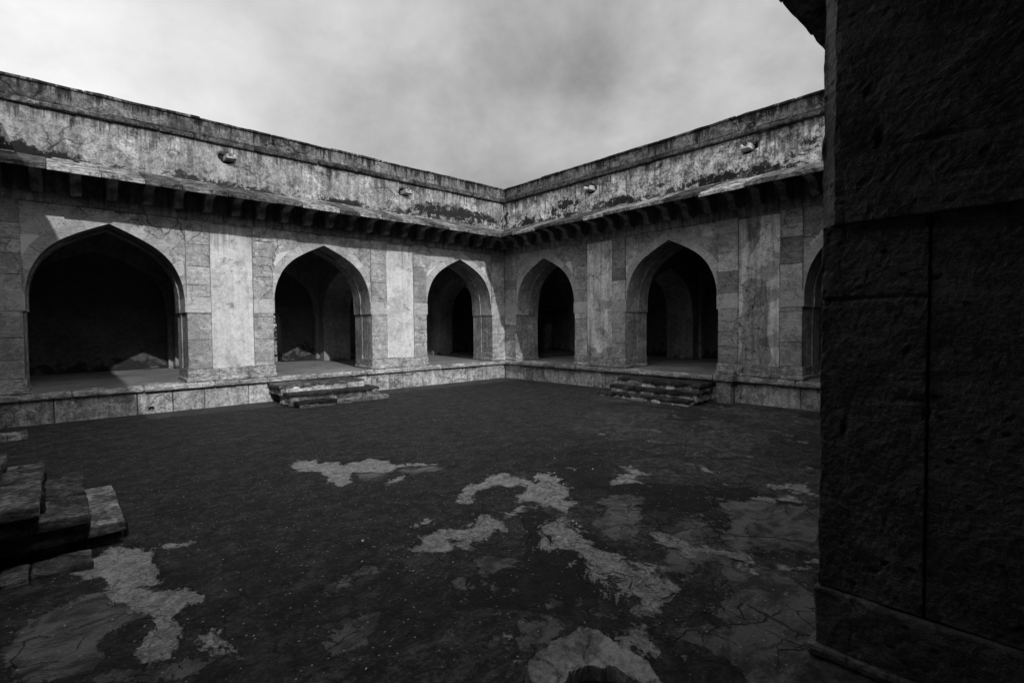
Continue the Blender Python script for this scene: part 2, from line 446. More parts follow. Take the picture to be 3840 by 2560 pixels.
# broken dark growth on the two upper walls (outlines in metres along the wall and up)
NST = [[(-15.6,6.74),(-15.01,6.78),(-14.94,6.54),(-14.79,6.61),(-14.65,6.53),(-14.5,6.5),(-14.33,6.45),(-14.17,6.61),(-14.01,6.53),(-13.88,6.4),(-13.71,6.32),(-13.74,6.16),(-14.0,6.1),(-15.03,6.09),(-15.62,6.07)],[(-7.94,6.33),(-7.69,6.43),(-7.22,6.49),(-6.64,6.53),(-6.34,6.41),(-6.35,6.17),(-7.06,6.07),(-7.74,6.12),(-7.93,6.2)],[(-0.03,6.94),(0.03,6.35),(-0.11,6.33),(-0.17,6.82)]]
NSP = [[(-4.98,6.41),(-4.53,6.82),(-4.48,7.05),(-3.71,7.09),(-2.51,7.15),(-1.92,7.24),(-1.32,7.15),(-0.17,6.92),(-0.04,6.24),(-1.33,6.13),(-3.62,6.08),(-4.98,6.16)]]
EST = [[(-0.0,6.95),(-0.27,6.97),(-0.31,6.35),(0.0,6.33)],[(-1.08,6.53),(-1.42,6.69),(-1.85,6.53),(-2.01,6.15),(-1.07,6.18)],[(-5.44,6.44),(-5.75,6.64),(-6.29,6.58),(-6.57,6.38),(-6.46,6.21),(-5.51,6.28)],[(-8.15,6.34),(-8.2,6.51),(-8.67,6.58),(-9.21,6.63),(-9.85,6.57),(-10.45,6.51),(-11.01,6.51),(-11.53,6.25),(-12.5,6.3),(-12.5,6.09),(-11.19,6.25),(-8.2,6.27)]]
ESP = [[(0.12,6.54),(-2.5,6.82),(-3.56,7.28),(-4.27,6.93),(-4.93,6.38),(-2.49,6.25)],[(-10.82,6.73),(-11.93,7.17),(-12.19,6.38),(-10.82,6.5)]]
NSTL = [[(x+A_, z) for x, z in q] for q in NST]; NSPL = [[(x+A_, z) for x, z in q] for q in NSP]
ESTL = [[(-(y+A_), z) for y, z in q] for q in EST]; ESPL = [[(-(y+A_), z) for y, z in q] for q in ESP]


def bracket_mesh():
    mb = MB()
    pr = [(0.02, 5.42), (-0.16, 5.42), (-0.27, 5.455), (-0.32, 5.53), (-0.345, 5.62), (-0.39, 5.70), (-0.47, 5.745), (-0.62, 5.755), (-0.74, 5.77),
          (-0.80, 5.80), (-0.82, 5.845), (-0.82, 5.86), (0.02, 6.14)]
    prism(mb, pr, -0.105, 0.105)
    o = mb.build('bracket', M_brack)
    bv = bmesh_bevel(o.data, 0.012)
    return o
import bmesh
def bmesh_bevel(me, w):
    bm = bmesh.new(); bm.from_mesh(me)
    ed = [e for e in bm.edges if len(e.link_faces) == 2 and e.calc_face_angle(0) > 0.5]
    bmesh.ops.bevel(bm, geom=ed, offset=w, segments=1, affect='EDGES', clamp_overlap=True)
    bm.to_mesh(me); bm.free()
BRACKET = None

def wing(loc, rz, label, side, seed, eave=True, mats=None):
    global BRACKET
    rng = random.Random(seed)
    R = empty('arcade_wing', loc, rz)
    tag(R, label, 'arcade', 'arched stone wings round the court')
    Mp = mats or M_plaster
    east = side == 'E'; near = side == 'S'
    pf = prof(); pin = prof(inset=0.035)
    edges = [-A_] + [x for c in CEN for x in (c-1.605, c+1.605)] + [A_]
    piers = [(edges[i], edges[i+1]) for i in range(0, 8, 2)]
    NP = 0 if near else None     # the pier by the camera is carved on its own
    # ---- main wall: soffits, jambs, mortar bed behind the blocks, back face
    for bi, c in enumerate(CEN):
        w = MB(); so = MB()
        p0, p1 = pf, pin
        skipr = near and bi == 2
        for s in (-1, 1):
            if near and bi == 2 and s == -1: continue
            for (xx, ya, yb) in ((1.60, 0.03, 0.72), (1.572, 0.72, 1.25)):
                so.quad((c+s*xx, ya, .75), (c+s*xx, yb, .75), (c+s*xx, yb, 2.66), (c+s*xx, ya, 2.66))
            so.quad((c+s*1.60, 0.72, .75), (c+s*1.572, 0.72, .75), (c+s*1.572, 0.72, 2.66), (c+s*1.60, 0.72, 2.66))
            so.quad((c+s*1.605, 0.03, 2.66), (c+s*1.605, .72, 2.66), (c+s*1.565, .72, 2.66), (c+s*1.565, 0.03, 2.66))
            so.quad((c+s*1.58, 0.72, 2.66), (c+s*1.58, 1.25, 2.66), (c+s*1.53, 1.25, 2.66), (c+s*1.53, 0.72, 2.66))
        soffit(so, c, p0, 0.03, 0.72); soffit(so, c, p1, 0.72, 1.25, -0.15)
        lip(so, c, p0, p1, 0.72)
        face(w, c, p1, c-2.715 if bi else -A_, c+2.715 if bi < 2 else A_, 6.2, 1.25, flip=True)
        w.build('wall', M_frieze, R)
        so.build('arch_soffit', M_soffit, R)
    for i, (a, b) in enumerate(piers):
        w = MB()
        if near and i == 2:
            w.quad((a+0.3, .03, .75), (b, .03, .75), (b, .03, 5.2), (a+0.3, .03, 5.2)); w.build('pier_core', M_frieze, R); continue
        w.quad((a, .03, .75), (b, .03, .75), (b, .03, 5.2), (a, .03, 5.2))
        w.quad((a, 1.25, .75), (b, 1.25, .75), (b, 1.25, 2.66), (a, 1.25, 2.66))
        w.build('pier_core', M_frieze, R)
    # ---- frieze behind the brackets
    m = MB(); grid_face(m, -A_, A_, 5.2, 6.28, 0.2, -0.004, lambda V: (V+np.stack([0*V[:, 0], 0.012*fbm(V, 1.5, 3, seed), 0*V[:, 0]], 1), {}))
    for c in CEN: m.quad((c-1.605, -0.004, 5.2), (c+1.605, -0.004, 5.2), (c+1.605, .05, 5.2), (c-1.605, .05, 5.2))
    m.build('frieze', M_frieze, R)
    # ---- spandrels and voussoir rings
    for bi, c in enumerate(CEN):
        m = MB(); face(m, c, pf, c-1.605, c+1.605, 5.2, 0.05, nx=8)
        V = np.concatenate(m.v); q = V[:, [0, 2]]-np.array([c, 0])
        fr = {('N', 1): [[(-1.55, 4.1), (-1.5, 4.45), (-1.05, 4.6), (-.6, 4.78), (-.7, 4.5), (-1.1, 4.3)], [(.85, 4.55), (1.05, 4.6), (1.15, 4.4), (.95, 4.35)]],
              ('N', 0): [[(-1.6, 3.6), (-1.6, 4.4), (-1.3, 4.45), (-1.2, 4.2), (-1.5, 3.9)]], ('N', 2): [[(-1.58, 4.0), (-1.5, 4.3), (-1.0, 4.6), (-1.1, 4.3)], [(1.0, 4.5), (1.25, 4.8), (1.3, 4.4), (1.45, 4.1), (1.2, 4.2)]],
              ('E', 1): [[(-1.5, 4.0), (-1.4, 4.3), (-.8, 4.7), (-.9, 4.4)]], ('E', 0): [[(.9, 4.5), (1.4, 4.6), (1.5, 4.1), (1.2, 4.3)]], ('E', 2): [[(-1.5, 4.2), (-.9, 4.9), (-.6, 4.8), (-1.2, 4.3)]]}.get((side, bi))
        if fr: m.at['fresh'] = [(0, sdf_many(q, fr, .15))]; m.build('spandrel', M_spand, R)
        m = MB()
        for s in (-1, 1):
            P = np.array(prof(n=80)); P = P[P[:, 1] > 3.1]
            d = np.gradient(P, axis=0); d /= np.linalg.norm(d, axis=1, keepdims=True)
            nrm = np.stack([d[:, 1], -d[:, 0]], 1)
            O = P+nrm*0.265; O[:, 0] = np.clip(O[:, 0], 0, 1.59); O[-1] = (0, 4.86+0.33)
            L = np.concatenate([[0], np.cumsum(np.linalg.norm(np.diff(P, axis=0), axis=1))])
            cuts = [0.0]
            while cuts[-1] < L[-1]-0.6: cuts.append(cuts[-1]+rng.uniform(.34, .62))
            cuts.append(L[-1])
            for k in range(len(cuts)-1):
                t = np.linspace(cuts[k]+0.006, cuts[k+1]-(0.006 if k < len(cuts)-2 else 0), 7)
                I = np.stack([np.interp(t, L, P[:, 0]), np.interp(t, L, P[:, 1])], 1)
                Q = np.stack([np.interp(t, L, O[:, 0]), np.interp(t, L, O[:, 1])], 1)
                Q += (I-Q)*rng.uniform(0.0, 0.16)*(0 if k == len(cuts)-2 else 1)
                yf = 0.034+rng.uniform(-.005, .005)
                V = [(c+s*x, yf, z) for x, z in I]+[(c+s*x, yf, z) for x, z in Q]+[(c+s*x, .06, z) for x, z in I]+[(c+s*x, .06, z) for x, z in Q]
                F = [(i, i+1, 7+i+1, 7+i) for i in range(6)]+[(i, 14+i, 14+i+1, i+1) for i in range(6)]+[(7+i, 7+i+1, 21+i+1, 21+i) for i in range(6)]
                F += [(0, 7, 21, 14), (6, 20, 27, 13)]
                m.add(V, F, rng.uniform(-.22, .22))
        m.build('arch_ring', M_ring, R)
    # ---- piers: block strips, plaster panel, imposts, base
    for i, (a, b) in enumerate(piers):
        if near and i == 2: continue
        m = MB(); corner = i in (0, 3)
        if corner: strips = [(a, b)]
        else: strips = [(a, a+0.575), (b-0.545, b)]
        for si, (x0, x1) in enumerate(strips):
            m = MB(); imp = MB()
            z = 1.10
            zs = [z]
            while zs[-1] < 2.66-0.7: zs.append(zs[-1]+rng.uniform(.4, .85))
            zs += [2.66]
            for k in range(len(zs)-1):
                rbox(m, x0+.003, x1-.003, rng.uniform(-.006, .004), .10, zs[k]+.004, zs[k+1]-.004, .2, .012, .006, 4, seed+i+k, rng.uniform(-.2, .2)*(2 if east else 1), skip=((1, 1),))
            rbox(m, x0+.003, x1-.003, .002, .10, 2.655, 3.09, .3, 0, 0)
            rbox(imp, x0-(0.0 if x0 == a and corner and a < -7 else 0.0), x1, -.008, .10, 2.66, 3.08, .15, .008, .005, 4, seed+i, rng.uniform(-.1, .1), skip=((1, 1),))
            zs = [3.085]
            while zs[-1] < 5.2-0.6: zs.append(zs[-1]+rng.uniform(.3, .7))
            zs.append(5.2)
            for k in range(len(zs)-1):
                rbox(m, x0+.003, x1-.003, rng.uniform(-.006, .004), .10, zs[k]+.004, zs[k+1]-.004, .2, .012, .006, 4, seed+i+k+9, rng.uniform(-.25, .25)*(1.9 if east else 1), skip=((1, 1),))
            m.build('pier', M_block, R)
            imps = imps + [imp] if si else [imp]
        # overhang of the impost block into the openings
        for (xe, s) in ((b, 1), (a, -1)):
            if (i == 3 and s == 1) or (i == 0 and s == -1): continue
            x0, x1 = (xe-.05, xe+.043) if s == 1 else (xe-.043, xe+.05)
            rbox(imps[-1] if s == 1 else imps[0], x0, x1, -.006, .70, 2.655, 3.08, .12, .008, .004, 4, seed, 0.0)
        for imp in imps: imp.build('impost', M_ring, R)
        if not corner:
            x0, x1 = a+.58, b-.55
            m = MB()
            def pf_(V):
                V = V.copy(); V[:, 1] += 0.010*fbm(V, 1.2, 3, seed+i)
                V[:, 0] += np.where(V[:, 0] < x0+.01, .004+.022*np.abs(fbm(V, 3.5, 3, seed)), 0)-np.where(V[:, 0] > x1-.01, .004+.022*np.abs(fbm(V, 3.5, 3, seed+2)), 0)
                V[:, 2] += np.where(V[:, 2] < 1.03, .07+.08*fbm(V, 4, 3, seed+3), 0)
                if not east: return V, {}
                if i == 1: L = [[(-3.4, .9), (-2.1, .9), (-2.1, 1.42), (-2.35, 1.45), (-2.5, 1.40), (-2.62, 1.22), (-2.78, 1.22), (-2.85, 1.38), (-3.4, 1.52)]]
                else: L = [[(2.25, 3.35), (2.55, 3.5), (2.9, 3.35), (3.0, 2.6), (2.95, 1.9), (3.1, 1.3), (2.9, .9), (2.1, .9), (2.3, 1.6), (2.2, 2.3), (2.35, 2.8)], [(2.4, 5.2), (2.8, 5.2), (2.75, 4.5), (2.5, 4.1)]]
                return V, dict(lost=sdf_many(V[:, [0, 2]], L, .12))
            grid_face(m, x0, x1, 1.02, 5.13, 0.05 if east else 0.1, 0.018, pf_)
            m.build('plaster_panel', Mp, R)
            m = MB()
            for k in range(3):
                rbox(m, x0+(x1-x0)*k/3+.003, x0+(x1-x0)*(k+1)/3-.003, .0, .1, .85, 1.06+rng.uniform(-.03, .06), .1, .02, .02, 4, seed+k, rng.uniform(-.2, .1))
            m.build('pier_course', M_block, R)
        # base block and flared moulding, wrapping into the openings
        m = MB()
        xa, xb = (a-.03 if i > 0 else a), (b+.03 if i < 3 else b)
        cuts = np.linspace(xa, xb, 2 if corner else 4)
        for k in range(len(cuts)-1):
            rbox(m, cuts[k]+.002, cuts[k+1]-.002, -.03, (1.28 if k in (0, len(cuts)-2) else .1), .84, 1.095, .14, .012, .007, 4, seed+k*2, rng.uniform(-.15, .15))
            rbox(m, cuts[k]-.035*(k == 0)*(i > 0)+.002, cuts[k+1]+.035*(k == len(cuts)-2)*(i < 3)-.002, -.075, (1.3 if k in (0, len(cuts)-2) else .1), .742, .86, .10, .035, .012, 6, seed+k, rng.uniform(-.1, .2))
        m.build('pier_base', M_mould, R)
    # ---- upper wall with broken plaster, string course, parapet
    spouts = {'N': (-2.69, 2.99), 'E': (-3.02, 2.43), 'S': (), 'W': ()}[side]
    def up(V):
        V = V.copy(); at = {}
        V[:, 1] += 0.02*fbm(V, 0.9, 4, seed)
        pts = V[:, [0, 2]]
        if side in 'NE':
            st = sdf_many(pts, NSTL if side == 'N' else ESTL, 0.26); sp = sdf_many(pts, NSPL if side == 'N' else ESPL, 0.42)
            for k, sx in enumerate(spouts):
                wob = 1+0.5*fbm(V, 6, 3, seed+5)
                e = np.hypot((V[:, 0]-sx+.04)/(.23*wob), (V[:, 2]-7.08)/(.15*wob))
                hole = np.clip((1.15-e)/0.3, 0, 1)
                V[:, 1] += 0.16*hole; st = np.maximum(st, hole)  # hollow is also coloured black, its inner shade put into the colour
            at = dict(stain_and_hollow=st, speck=sp)
        else: at = dict(speck=np.full(len(V), .3))
        return V, at
    m = MB(); grid_face(m, -A_, A_, 6.2, 7.42, 0.045, 0.0, up)
    m.build('upper_wall', M_upper_e if east else M_upper, R, smooth=True)
    m = MB(); x = -A_
    while x < A_-.01:
        x2 = min(A_, x+rng.uniform(.5, 1.9))
        if A_-x2 < .4: x2 = A_
        dr = rng.uniform(-.012, .012)
        rbox(m, x, x2, -.115+rng.uniform(-.02, .03), .2, 7.385+dr, 7.50+dr, .09, .03, .035, 4, seed+x2, rng.uniform(-.3, .5), skip=((1, 1),))
        x = x2
    grid_face(m, -A_, A_, 7.47, 7.56, .09, -.04, lambda V: (V+np.stack([0*V[:, 0], .025*fbm(V, 3, 3, seed), 0*V[:, 0]], 1), {}))
    m.quad((-A_, -.05, 7.47), (A_, -.05, 7.47), (A_, .1, 7.47), (-A_, .1, 7.47))
    m.build('string_course', M_string, R)
    def wob(P):
        P = P.copy(); P[:, 2] += np.where(P[:, 2] > 7.7, 0.022*fbm(P*np.array([1, 0, 0]), .8, 4, seed), 0); return P
    m = MB(); rbox(m, -A_, A_ + (0.0), -.035, .5, 7.54, 7.93, .11, .03, .03, 2.2, seed, 0, wob)
    par_ = m.build('parapet', M_parapet, R, smooth=False)
    m = MB(); x = -A_
    while x < A_-.01:
        x2 = min(A_, x+rng.uniform(1.0, 2.6))
        if A_-x2 < .6: x2 = A_
        rbox(m, x+.004, x2-.004, -.075+rng.uniform(-.012, .012), .52, 7.92, 7.995+rng.uniform(-.012, .012), .10, .035, .03, 3, seed+x, rng.uniform(-.25, .25), wob)
        x = x2
    m.build('parapet_coping', M_parapet, par_)
    # ---- eave slabs and brackets
    if eave:
        y_out = 1.35
        x = -A_; k = 0
        cuts = [-A_]
        while cuts[-1] < A_-1.3: cuts.append(cuts[-1]+rng.uniform(.62, 1.25))
        cuts[-1] = A_
        for k in range(len(cuts)-1):
            dz = rng.uniform(-.02, .02); dy = rng.uniform(-.035, .03); th = rng.uniform(.095, .135)
            xa, xb = cuts[k]+.004, cuts[k+1]-.004
            first, last = k == 0, k == len(cuts)-2
            skew = rng.uniform(-.1, .1)
            def sl(P):
                P = P.copy(); t = -P[:, 1]/y_out
                P[:, 0] += 0
                P[:, 2] += 6.14-0.49*t + dz*t + (P[:, 2])*0
                if last or side == 'S' or side == 'N' or side == 'E':
                    d = -P[:, 1]
                    P[:, 0] = np.minimum(P[:, 0], A_-d+ .0)
                    if side != 'N': P[:, 0] = np.maximum(P[:, 0], -A_+d)
                return P
            m = MB(); rbox(m, xa, xb, -(y_out+dy), .03, 0, th, .11, .014, .022, 3.5, seed+k, rng.choice([-.65, -.5, -.3, 0, .15, .3, .9]), sl)
            m.build('eave_slab', M_eave, R)
        if BRACKET is None:
            BRACKET = bracket_mesh(); br = BRACKET; br.parent = R
        else:
            br = BRACKET.copy(); COL.objects.link(br); br.parent = R
        xs = [A_-.2025-.6775*k for k in range(23)]
        br.location = (xs[0], 0, 0)
        for xx in xs[1:]:
            b2 = BRACKET.copy(); COL.objects.link(b2); b2.parent = R; b2.location = (xx+rng.uniform(-.03, .03), 0, rng.uniform(-.012, .012))
            b2.rotation_euler = (0, 0, rng.uniform(-.03, .03))
        if near: pass
    # ---- plinth, its moulding, floor
    x = -A_; m = MB()
    while x < A_-.01:
        x2 = min(A_, x+rng.uniform(.7, 1.6))
        if A_-x2 < .5: x2 = A_
        def hole(P):
            if side != 'N': return P
            P = P.copy(); e = np.hypot((P[:, 0]+4.69)/.065, (P[:, 2]-.12)/.055)
            P[:, 1] += np.where((e < 1) & (P[:, 1] < .1), .16, 0); return P
        fine = side == 'N' and x < -4.69 < x2
        rbox(m, x+.005, x2-.005, rng.uniform(-.01, .006), .3, -.05, .605, .022 if fine else .08, .02, .022, 3.2, seed+x, rng.uniform(-.2, .2), hole, skip=((1, 1),))
        x = x2
    m.build('plinth', M_plinth, R)
    m = MB(); x = -A_
    while x < A_-.01:
        x2 = min(A_, x+rng.uniform(.7, 2.2))
        if A_-x2 < .5: x2 = A_
        rbox(m, x+.003, x2-.003, (-.06 if near else -.135)+rng.uniform(-.02, .02), .4, .585, .742, .07, .045, .028, 3, seed+x*2, rng.uniform(-.2, .2), skip=((1, 1),))
        x = x2
    m.build('plinth_moulding', M_floor_near if near else M_mould, R)
    m = MB(); E_ = A_+6.9
    nx = 30
    m.quad((-A_, .35, .748), (E_, .35, .748), (E_, 6.9, .748), (-A_, 6.9, .748))
    m.quad((-A_, .02, .745), (A_, .02, .745), (A_, .40, .745), (-A_, .40, .745))
    m.build('floor', M_floor_near if near else M_floor, R)
    # ---- inside: cross arches, back wall with niches, ceiling, flat roof
    Y0, Y1 = 1.25, 6.3
    yc = (Y0+Y1)/2
    for xc in ((-8.33, -2.715, 2.715, 8.33)):
        ip = prof(1.75, z0=2.55, ztop=4.45, n=20)
        tmp = MB()
        for (yy, fl) in ((-.6, False), (.6, True)):
            face(tmp, yc, ip, Y0, Y1, 6.1, yy, flip=fl, nx=2)
            for s in (-1, 1):
                ed = Y0 if s < 0 else Y1
                tmp.quad((yc+s*1.78, yy, .75), (ed, yy, .75), (ed, yy, 2.55), (yc+s*1.78, yy, 2.55))
        soffit(tmp, yc, ip, -.6, .6)
        for s in (-1, 1):
            tmp.quad((yc+s*1.78, -.6, .75), (yc+s*1.78, .6, .75), (yc+s*1.78, .6, 2.55), (yc+s*1.78, -.6, 2.55))
            tmp.quad((yc+s*1.78, -.6, 2.55), (yc+s*1.78, .6, 2.55), (yc+s*1.75, .6, 2.55), (yc+s*1.75, -.6, 2.55))
        V = np.concatenate(tmp.v); V2 = np.stack([V[:, 1]+xc, V[:, 0], V[:, 2]], 1)
        m = MB(); m.add(V2, tmp.f)
        m.build('cross_arch', M_inner, R)
    m = MB()
    doors = list(CEN)+[A_+2.2]
    x = -A_
    for k, c in enumerate(doors):
        plain = side == 'N' and k == 0
        xe = -2.715 if k == 0 else (2.715 if k == 1 else (A_+.6 if k == 2 else E_))
        hw = .62 if k < 3 else .42; ip = prof(hw, z0=2.3, ztop=3.15 if k < 3 else 2.95, n=16)
        if plain:
            grid_face(m, x, xe, .75, 6.2, .4, 6.3); x = xe; continue
        face(m, c, ip, x, xe, 6.2, 6.3, nx=3)
        for s, ed in ((-1, x), (1, xe)):
            m.quad((c+s*hw, 6.3, .75), (ed, 6.3, .75), (ed, 6.3, 2.3), (c+s*hw, 6.3, 2.3))
            m.quad((c+s*hw, 6.3, .75), (c+s*hw, 6.9, .75), (c+s*hw, 6.9, 2.3), (c+s*hw, 6.3, 2.3))
        soffit(m, c, ip, 6.3, 6.9)
        if not (side == 'N' and k == 1): m.quad((c-hw-.05, 6.9, .7), (c+hw+.05, 6.9, .7), (c+hw+.05, 6.9, 3.3), (c-hw-.05, 6.9, 3.3))
        x = xe
    # shallow blind arches on flat pilasters in front of the back wall
    for c in list(CEN)+[A_+3.3]:
        bm_ = MB(); bp = prof(1.95, z0=2.7, ztop=4.9, n=26)
        e0, e1 = c-2.7, c+2.7
        if c == CEN[2]: e1 = A_+.6
        face(bm_, c, bp, e0, e1, 6.1, 6.08, nx=2); soffit(bm_, c, bp, 6.08, 6.3, ns=1)
        for s, ed in ((-1, e0), (1, e1)):
            bm_.quad((c+s*1.98, 6.06, .75), (ed, 6.06, .75), (ed, 6.06, 2.7), (c+s*1.98, 6.06, 2.7)); bm_.quad((c+s*1.98, 6.06, .75), (c+s*1.98, 6.3, .75), (c+s*1.98, 6.3, 2.7), (c+s*1.98, 6.06, 2.7))
            bm_.quad((c+s*1.98, 6.06, 2.7), (c+s*1.9, 6.06, 2.7), (c+s*1.9, 6.3, 2.7), (c+s*1.98, 6.3, 2.7))
        bm_.build('blind_arch', M_inner, R)
    # outer face of the wing
    if side == 'N':
        hw = .62; ip = prof(hw, z0=2.3, ztop=3.15, n=16)
        face(m, 0, ip, -A_, E_, 6.3, 6.95, flip=True, nx=2)
        m.quad((-A_, 6.95, 0), (-hw, 6.95, 0), (-hw, 6.95, 2.3), (-A_, 6.95, 2.3)); m.quad((hw, 6.95, 0), (E_, 6.95, 0), (E_, 6.95, 2.3), (hw, 6.95, 2.3))
        m.quad((-hw, 6.95, 0), (hw, 6.95, 0), (hw, 6.95, .74), (-hw, 6.95, .74))
    else:
        m.quad((-A_, 6.95, 0), (E_, 6.95, 0), (E_, 6.95, 6.3), (-A_, 6.95, 6.3))
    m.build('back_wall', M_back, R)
    m = MB(); tmp = MB(); ip = prof(.62, z0=2.3, ztop=3.15, n=16)          # end wall of the corner room, with its niche
    face(tmp, 3.6, ip, -.4, 6.9, 6.2, E_-.05, nx=3)
    for s, ed in ((-1, -.4), (1, 6.9)):
        tmp.quad((3.6+s*.62, E_-.05, .75), (ed, E_-.05, .75), (ed, E_-.05, 2.3), (3.6+s*.62, E_-.05, 2.3))
        tmp.quad((3.6+s*.62, E_-.05, .75), (3.6+s*.62, E_+.6, .75), (3.6+s*.62, E_+.6, 2.3), (3.6+s*.62, E_-.05+.65, 2.3))
    soffit(tmp, 3.6, ip, E_-.05, E_+.6)
    tmp.quad((-.5, E_+.6, 0), (6.95, E_+.6, 0), (6.95, E_+.6, 6.2), (-.5, E_+.6, 6.2))
    V = np.concatenate(tmp.v); m.add(np.stack([V[:, 1], V[:, 0], V[:, 2]], 1), tmp.f)
    m.build('end_wall', M_inner, R)
    m = MB()
    m.quad((-A_, 0.3, 6.1), (E_, 0.3, 6.1), (E_, 6.9, 6.1), (-A_, 6.9, 6.1))
    m.build('ceiling', M_inner, R)
    m = MB()
    rbox(m, -A_, E_, .1, 6.98, 6.2, 6.32, 2.0, 0.0, 0.0)
    m.build('roof', M_parapet, R)
    # ---- stone water spouts
    for sx in spouts:
        m = MB()
        j = rng.uniform(-.03, .03)
        rbox(m, sx-.13, sx+.13, -.26+j, .15, 6.98, 7.04, .06, .012, .006, 5, seed+sx)
        rbox(m, sx-.13, sx-.07, -.26+j, .15, 7.035, 7.11, .06, .012, .006, 5, seed+sx+1)
        rbox(m, sx+.05, sx+.13, -.20+j, .15, 7.035, 7.13, .06, .012, .006, 5, seed+sx+2)
        m.build('stone_spout', M_pale if east else M_mould, R)
    if east:       # squat block standing forward of the plinth beside the steps
        m = MB(); rbox(m, 1.72, 2.12, -.30, .1, -.05, .60, .07, .02, .015, 4, 5, -.25)
        pb_ = m.build('plinth_block', M_plinth, R)
        m = MB(); rbox(m, 1.62, 2.22, -.36, .1, .605, .80, .06, .03, .012, 5, 6, -.1); rbox(m, 1.66, 2.18, -.25, .1, .79, .92, .06, .03, .012, 5, 7, -.1)
        m.build('block_cap', M_mould, pb_)
    return R
NW = wing((-A_, 0, 0), 0.0, 'sunlit arched stone wing on the left, an eave shadow across its three arches', 'N', 11)
EW = wing((0, -A_, 0), math.radians(-90), 'shaded arched stone wing on the right, partly hidden by the near dark pier', 'E', 23, mats=M_plaster_e)
SW_ = wing((-A_, -2*A_+.095, 0), math.radians(180), 'near unlit stone arcade whose dark rough pier fills the right edge of the photo', 'S', 37)
WW = wing((-2*A_, -A_, 0), math.radians(90), 'stone wing at the far left edge, behind the side steps and without an eave', 'W', 41, eave=False)

# ---------------------------------------------------------------- the pier beside the camera (part of the near wing)
# local frame of the near wing: X = -A - x, Y = -2A - y
def jamb(x): return -A_-x
def yy(y): return -2*A_-y
XJ = jamb(-11.68)     # 3.95: face of the opening
def groove(P, a, b, wdt, dep):
    """cut a ragged joint along the segment a-b (y,z) of the X face"""
    a = np.array(a); b = np.array(b); q = P[:, 1:3]; e = b-a
    t = np.clip(((q-a)@e)/(e@e), 0, 1); d = np.linalg.norm(q-a-t[:, None]*e, axis=1)
    d = d + 0.012*fbm(P, 14, 3, 3)
    return dep*np.clip(1-d/wdt, 0, 1)
rngp = random.Random(5)
pits_ = [(rngp.uniform(-.02, 1.1), rngp.uniform(1.1, 3.6), rngp.uniform(.006, .016), rngp.uniform(.6, 3.0), rngp.uniform(-.6, .6)) for _ in range(46)]
def carve(P):
    P = P.copy()
    face_ = P[:, 0] > XJ-0.06
    d = 0.0035*fbm(P, 4, 3, 71)+0.0035*fbm(P, 26, 3, 72)+0.003*fbm(P*np.array([1, 3, 1]), 40, 2, 73)
    Y = P[:, 1]; Z = P[:, 2]
    g = groove(P, (-.1, 2.335), (.36, 2.34), .010, .014)
    g = g+groove(P, (.36, 1.62), (1.2, 1.66), .006, .003)+groove(P, (.26, 1.93), (.36, 1.93), .01, .014)
    g = g+groove(P, (-.1, 2.93), (1.2, 2.95), .006, .009)+groove(P, (-.1, 3.22), (1.2, 3.24), .006, .009)+groove(P, (.02, 2.78), (.5, 2.80), .005, .006)
    for (py, pz, rr, el, an) in pits_:
        ca, sa = math.cos(an), math.sin(an)
        dy, dz = Y-py, Z-pz
        e = np.hypot((dy*ca+dz*sa)/rr, (-dy*sa+dz*ca)/(rr*el))
        g = g+0.02*np.clip(1.2-e, 0, 1)
    step = np.where((Y > .36) & (Z < 2.66), .003, 0.0)
    P[:, 0] += np.where(face_, d-g-step, 0)
    edge = (Y < 0.05)
    P[:, 1] += np.where(edge, 0.012*fbm(P, 7, 4, 74)+.006*np.maximum(0, fbm(P, 30, 2, 75)), 0)
    return P
X0p = XJ-2.17
m = MB()
rbox(m, X0p, XJ, -.015, .357, 1.06, 2.66, .016, .005, 0, fn=carve, skip=((0, 0), (2, 0)))
rbox(m, X0p, XJ-.004, .363, 1.25, 1.06, 2.66, .018, .005, 0, fn=carve, skip=((0, 0), (1, 1), (2, 0)))
m.build('pier', M_pier, SW_)
def carve_up(P):
    P = carve(P)
    # arch block stands forward over the pier and its outer arris is cut off
    c_ = np.clip((0.04-P[:, 1])/.05, 0, 1); P[:, 0] -= np.where(P[:, 0] > XJ-.1, c_*.06, 0)
    return P
m = MB()
rbox(m, X0p, XJ+.03, -.02, 1.25, 2.66, 3.72, .020, .004, 0, fn=carve_up, skip=((0, 0), (1, 1)))
m.build('impost', M_pier, SW_)
def carve_b(P):
    P = P.copy(); P[:, 0] += np.where(P[:, 0] > XJ-.1, 0.012*fbm(P, 6, 4, 81)+.006*fbm(P, 26, 3, 82), 0)
    top = P[:, 2] > 1.02
    P[:, 2] += np.where(top, 0.012*fbm(P, 7, 3, 83), 0); P[:, 1] += np.where(P[:, 1] < .05, .012*fbm(P, 6, 3, 84), 0)
    return P
m = MB()
rbox(m, X0p, XJ+.022, -.02, 1.25, .79, 1.055, .022, .012, 0, fn=carve_b, skip=((0, 0), (1, 1)))
rbox(m, X0p, XJ+.05, -.05, 1.27, .742, .80, .03, .02, .01, fn=carve_b, skip=((0, 0), (1, 1)))
m.build('pier_base', M_pier, SW_)

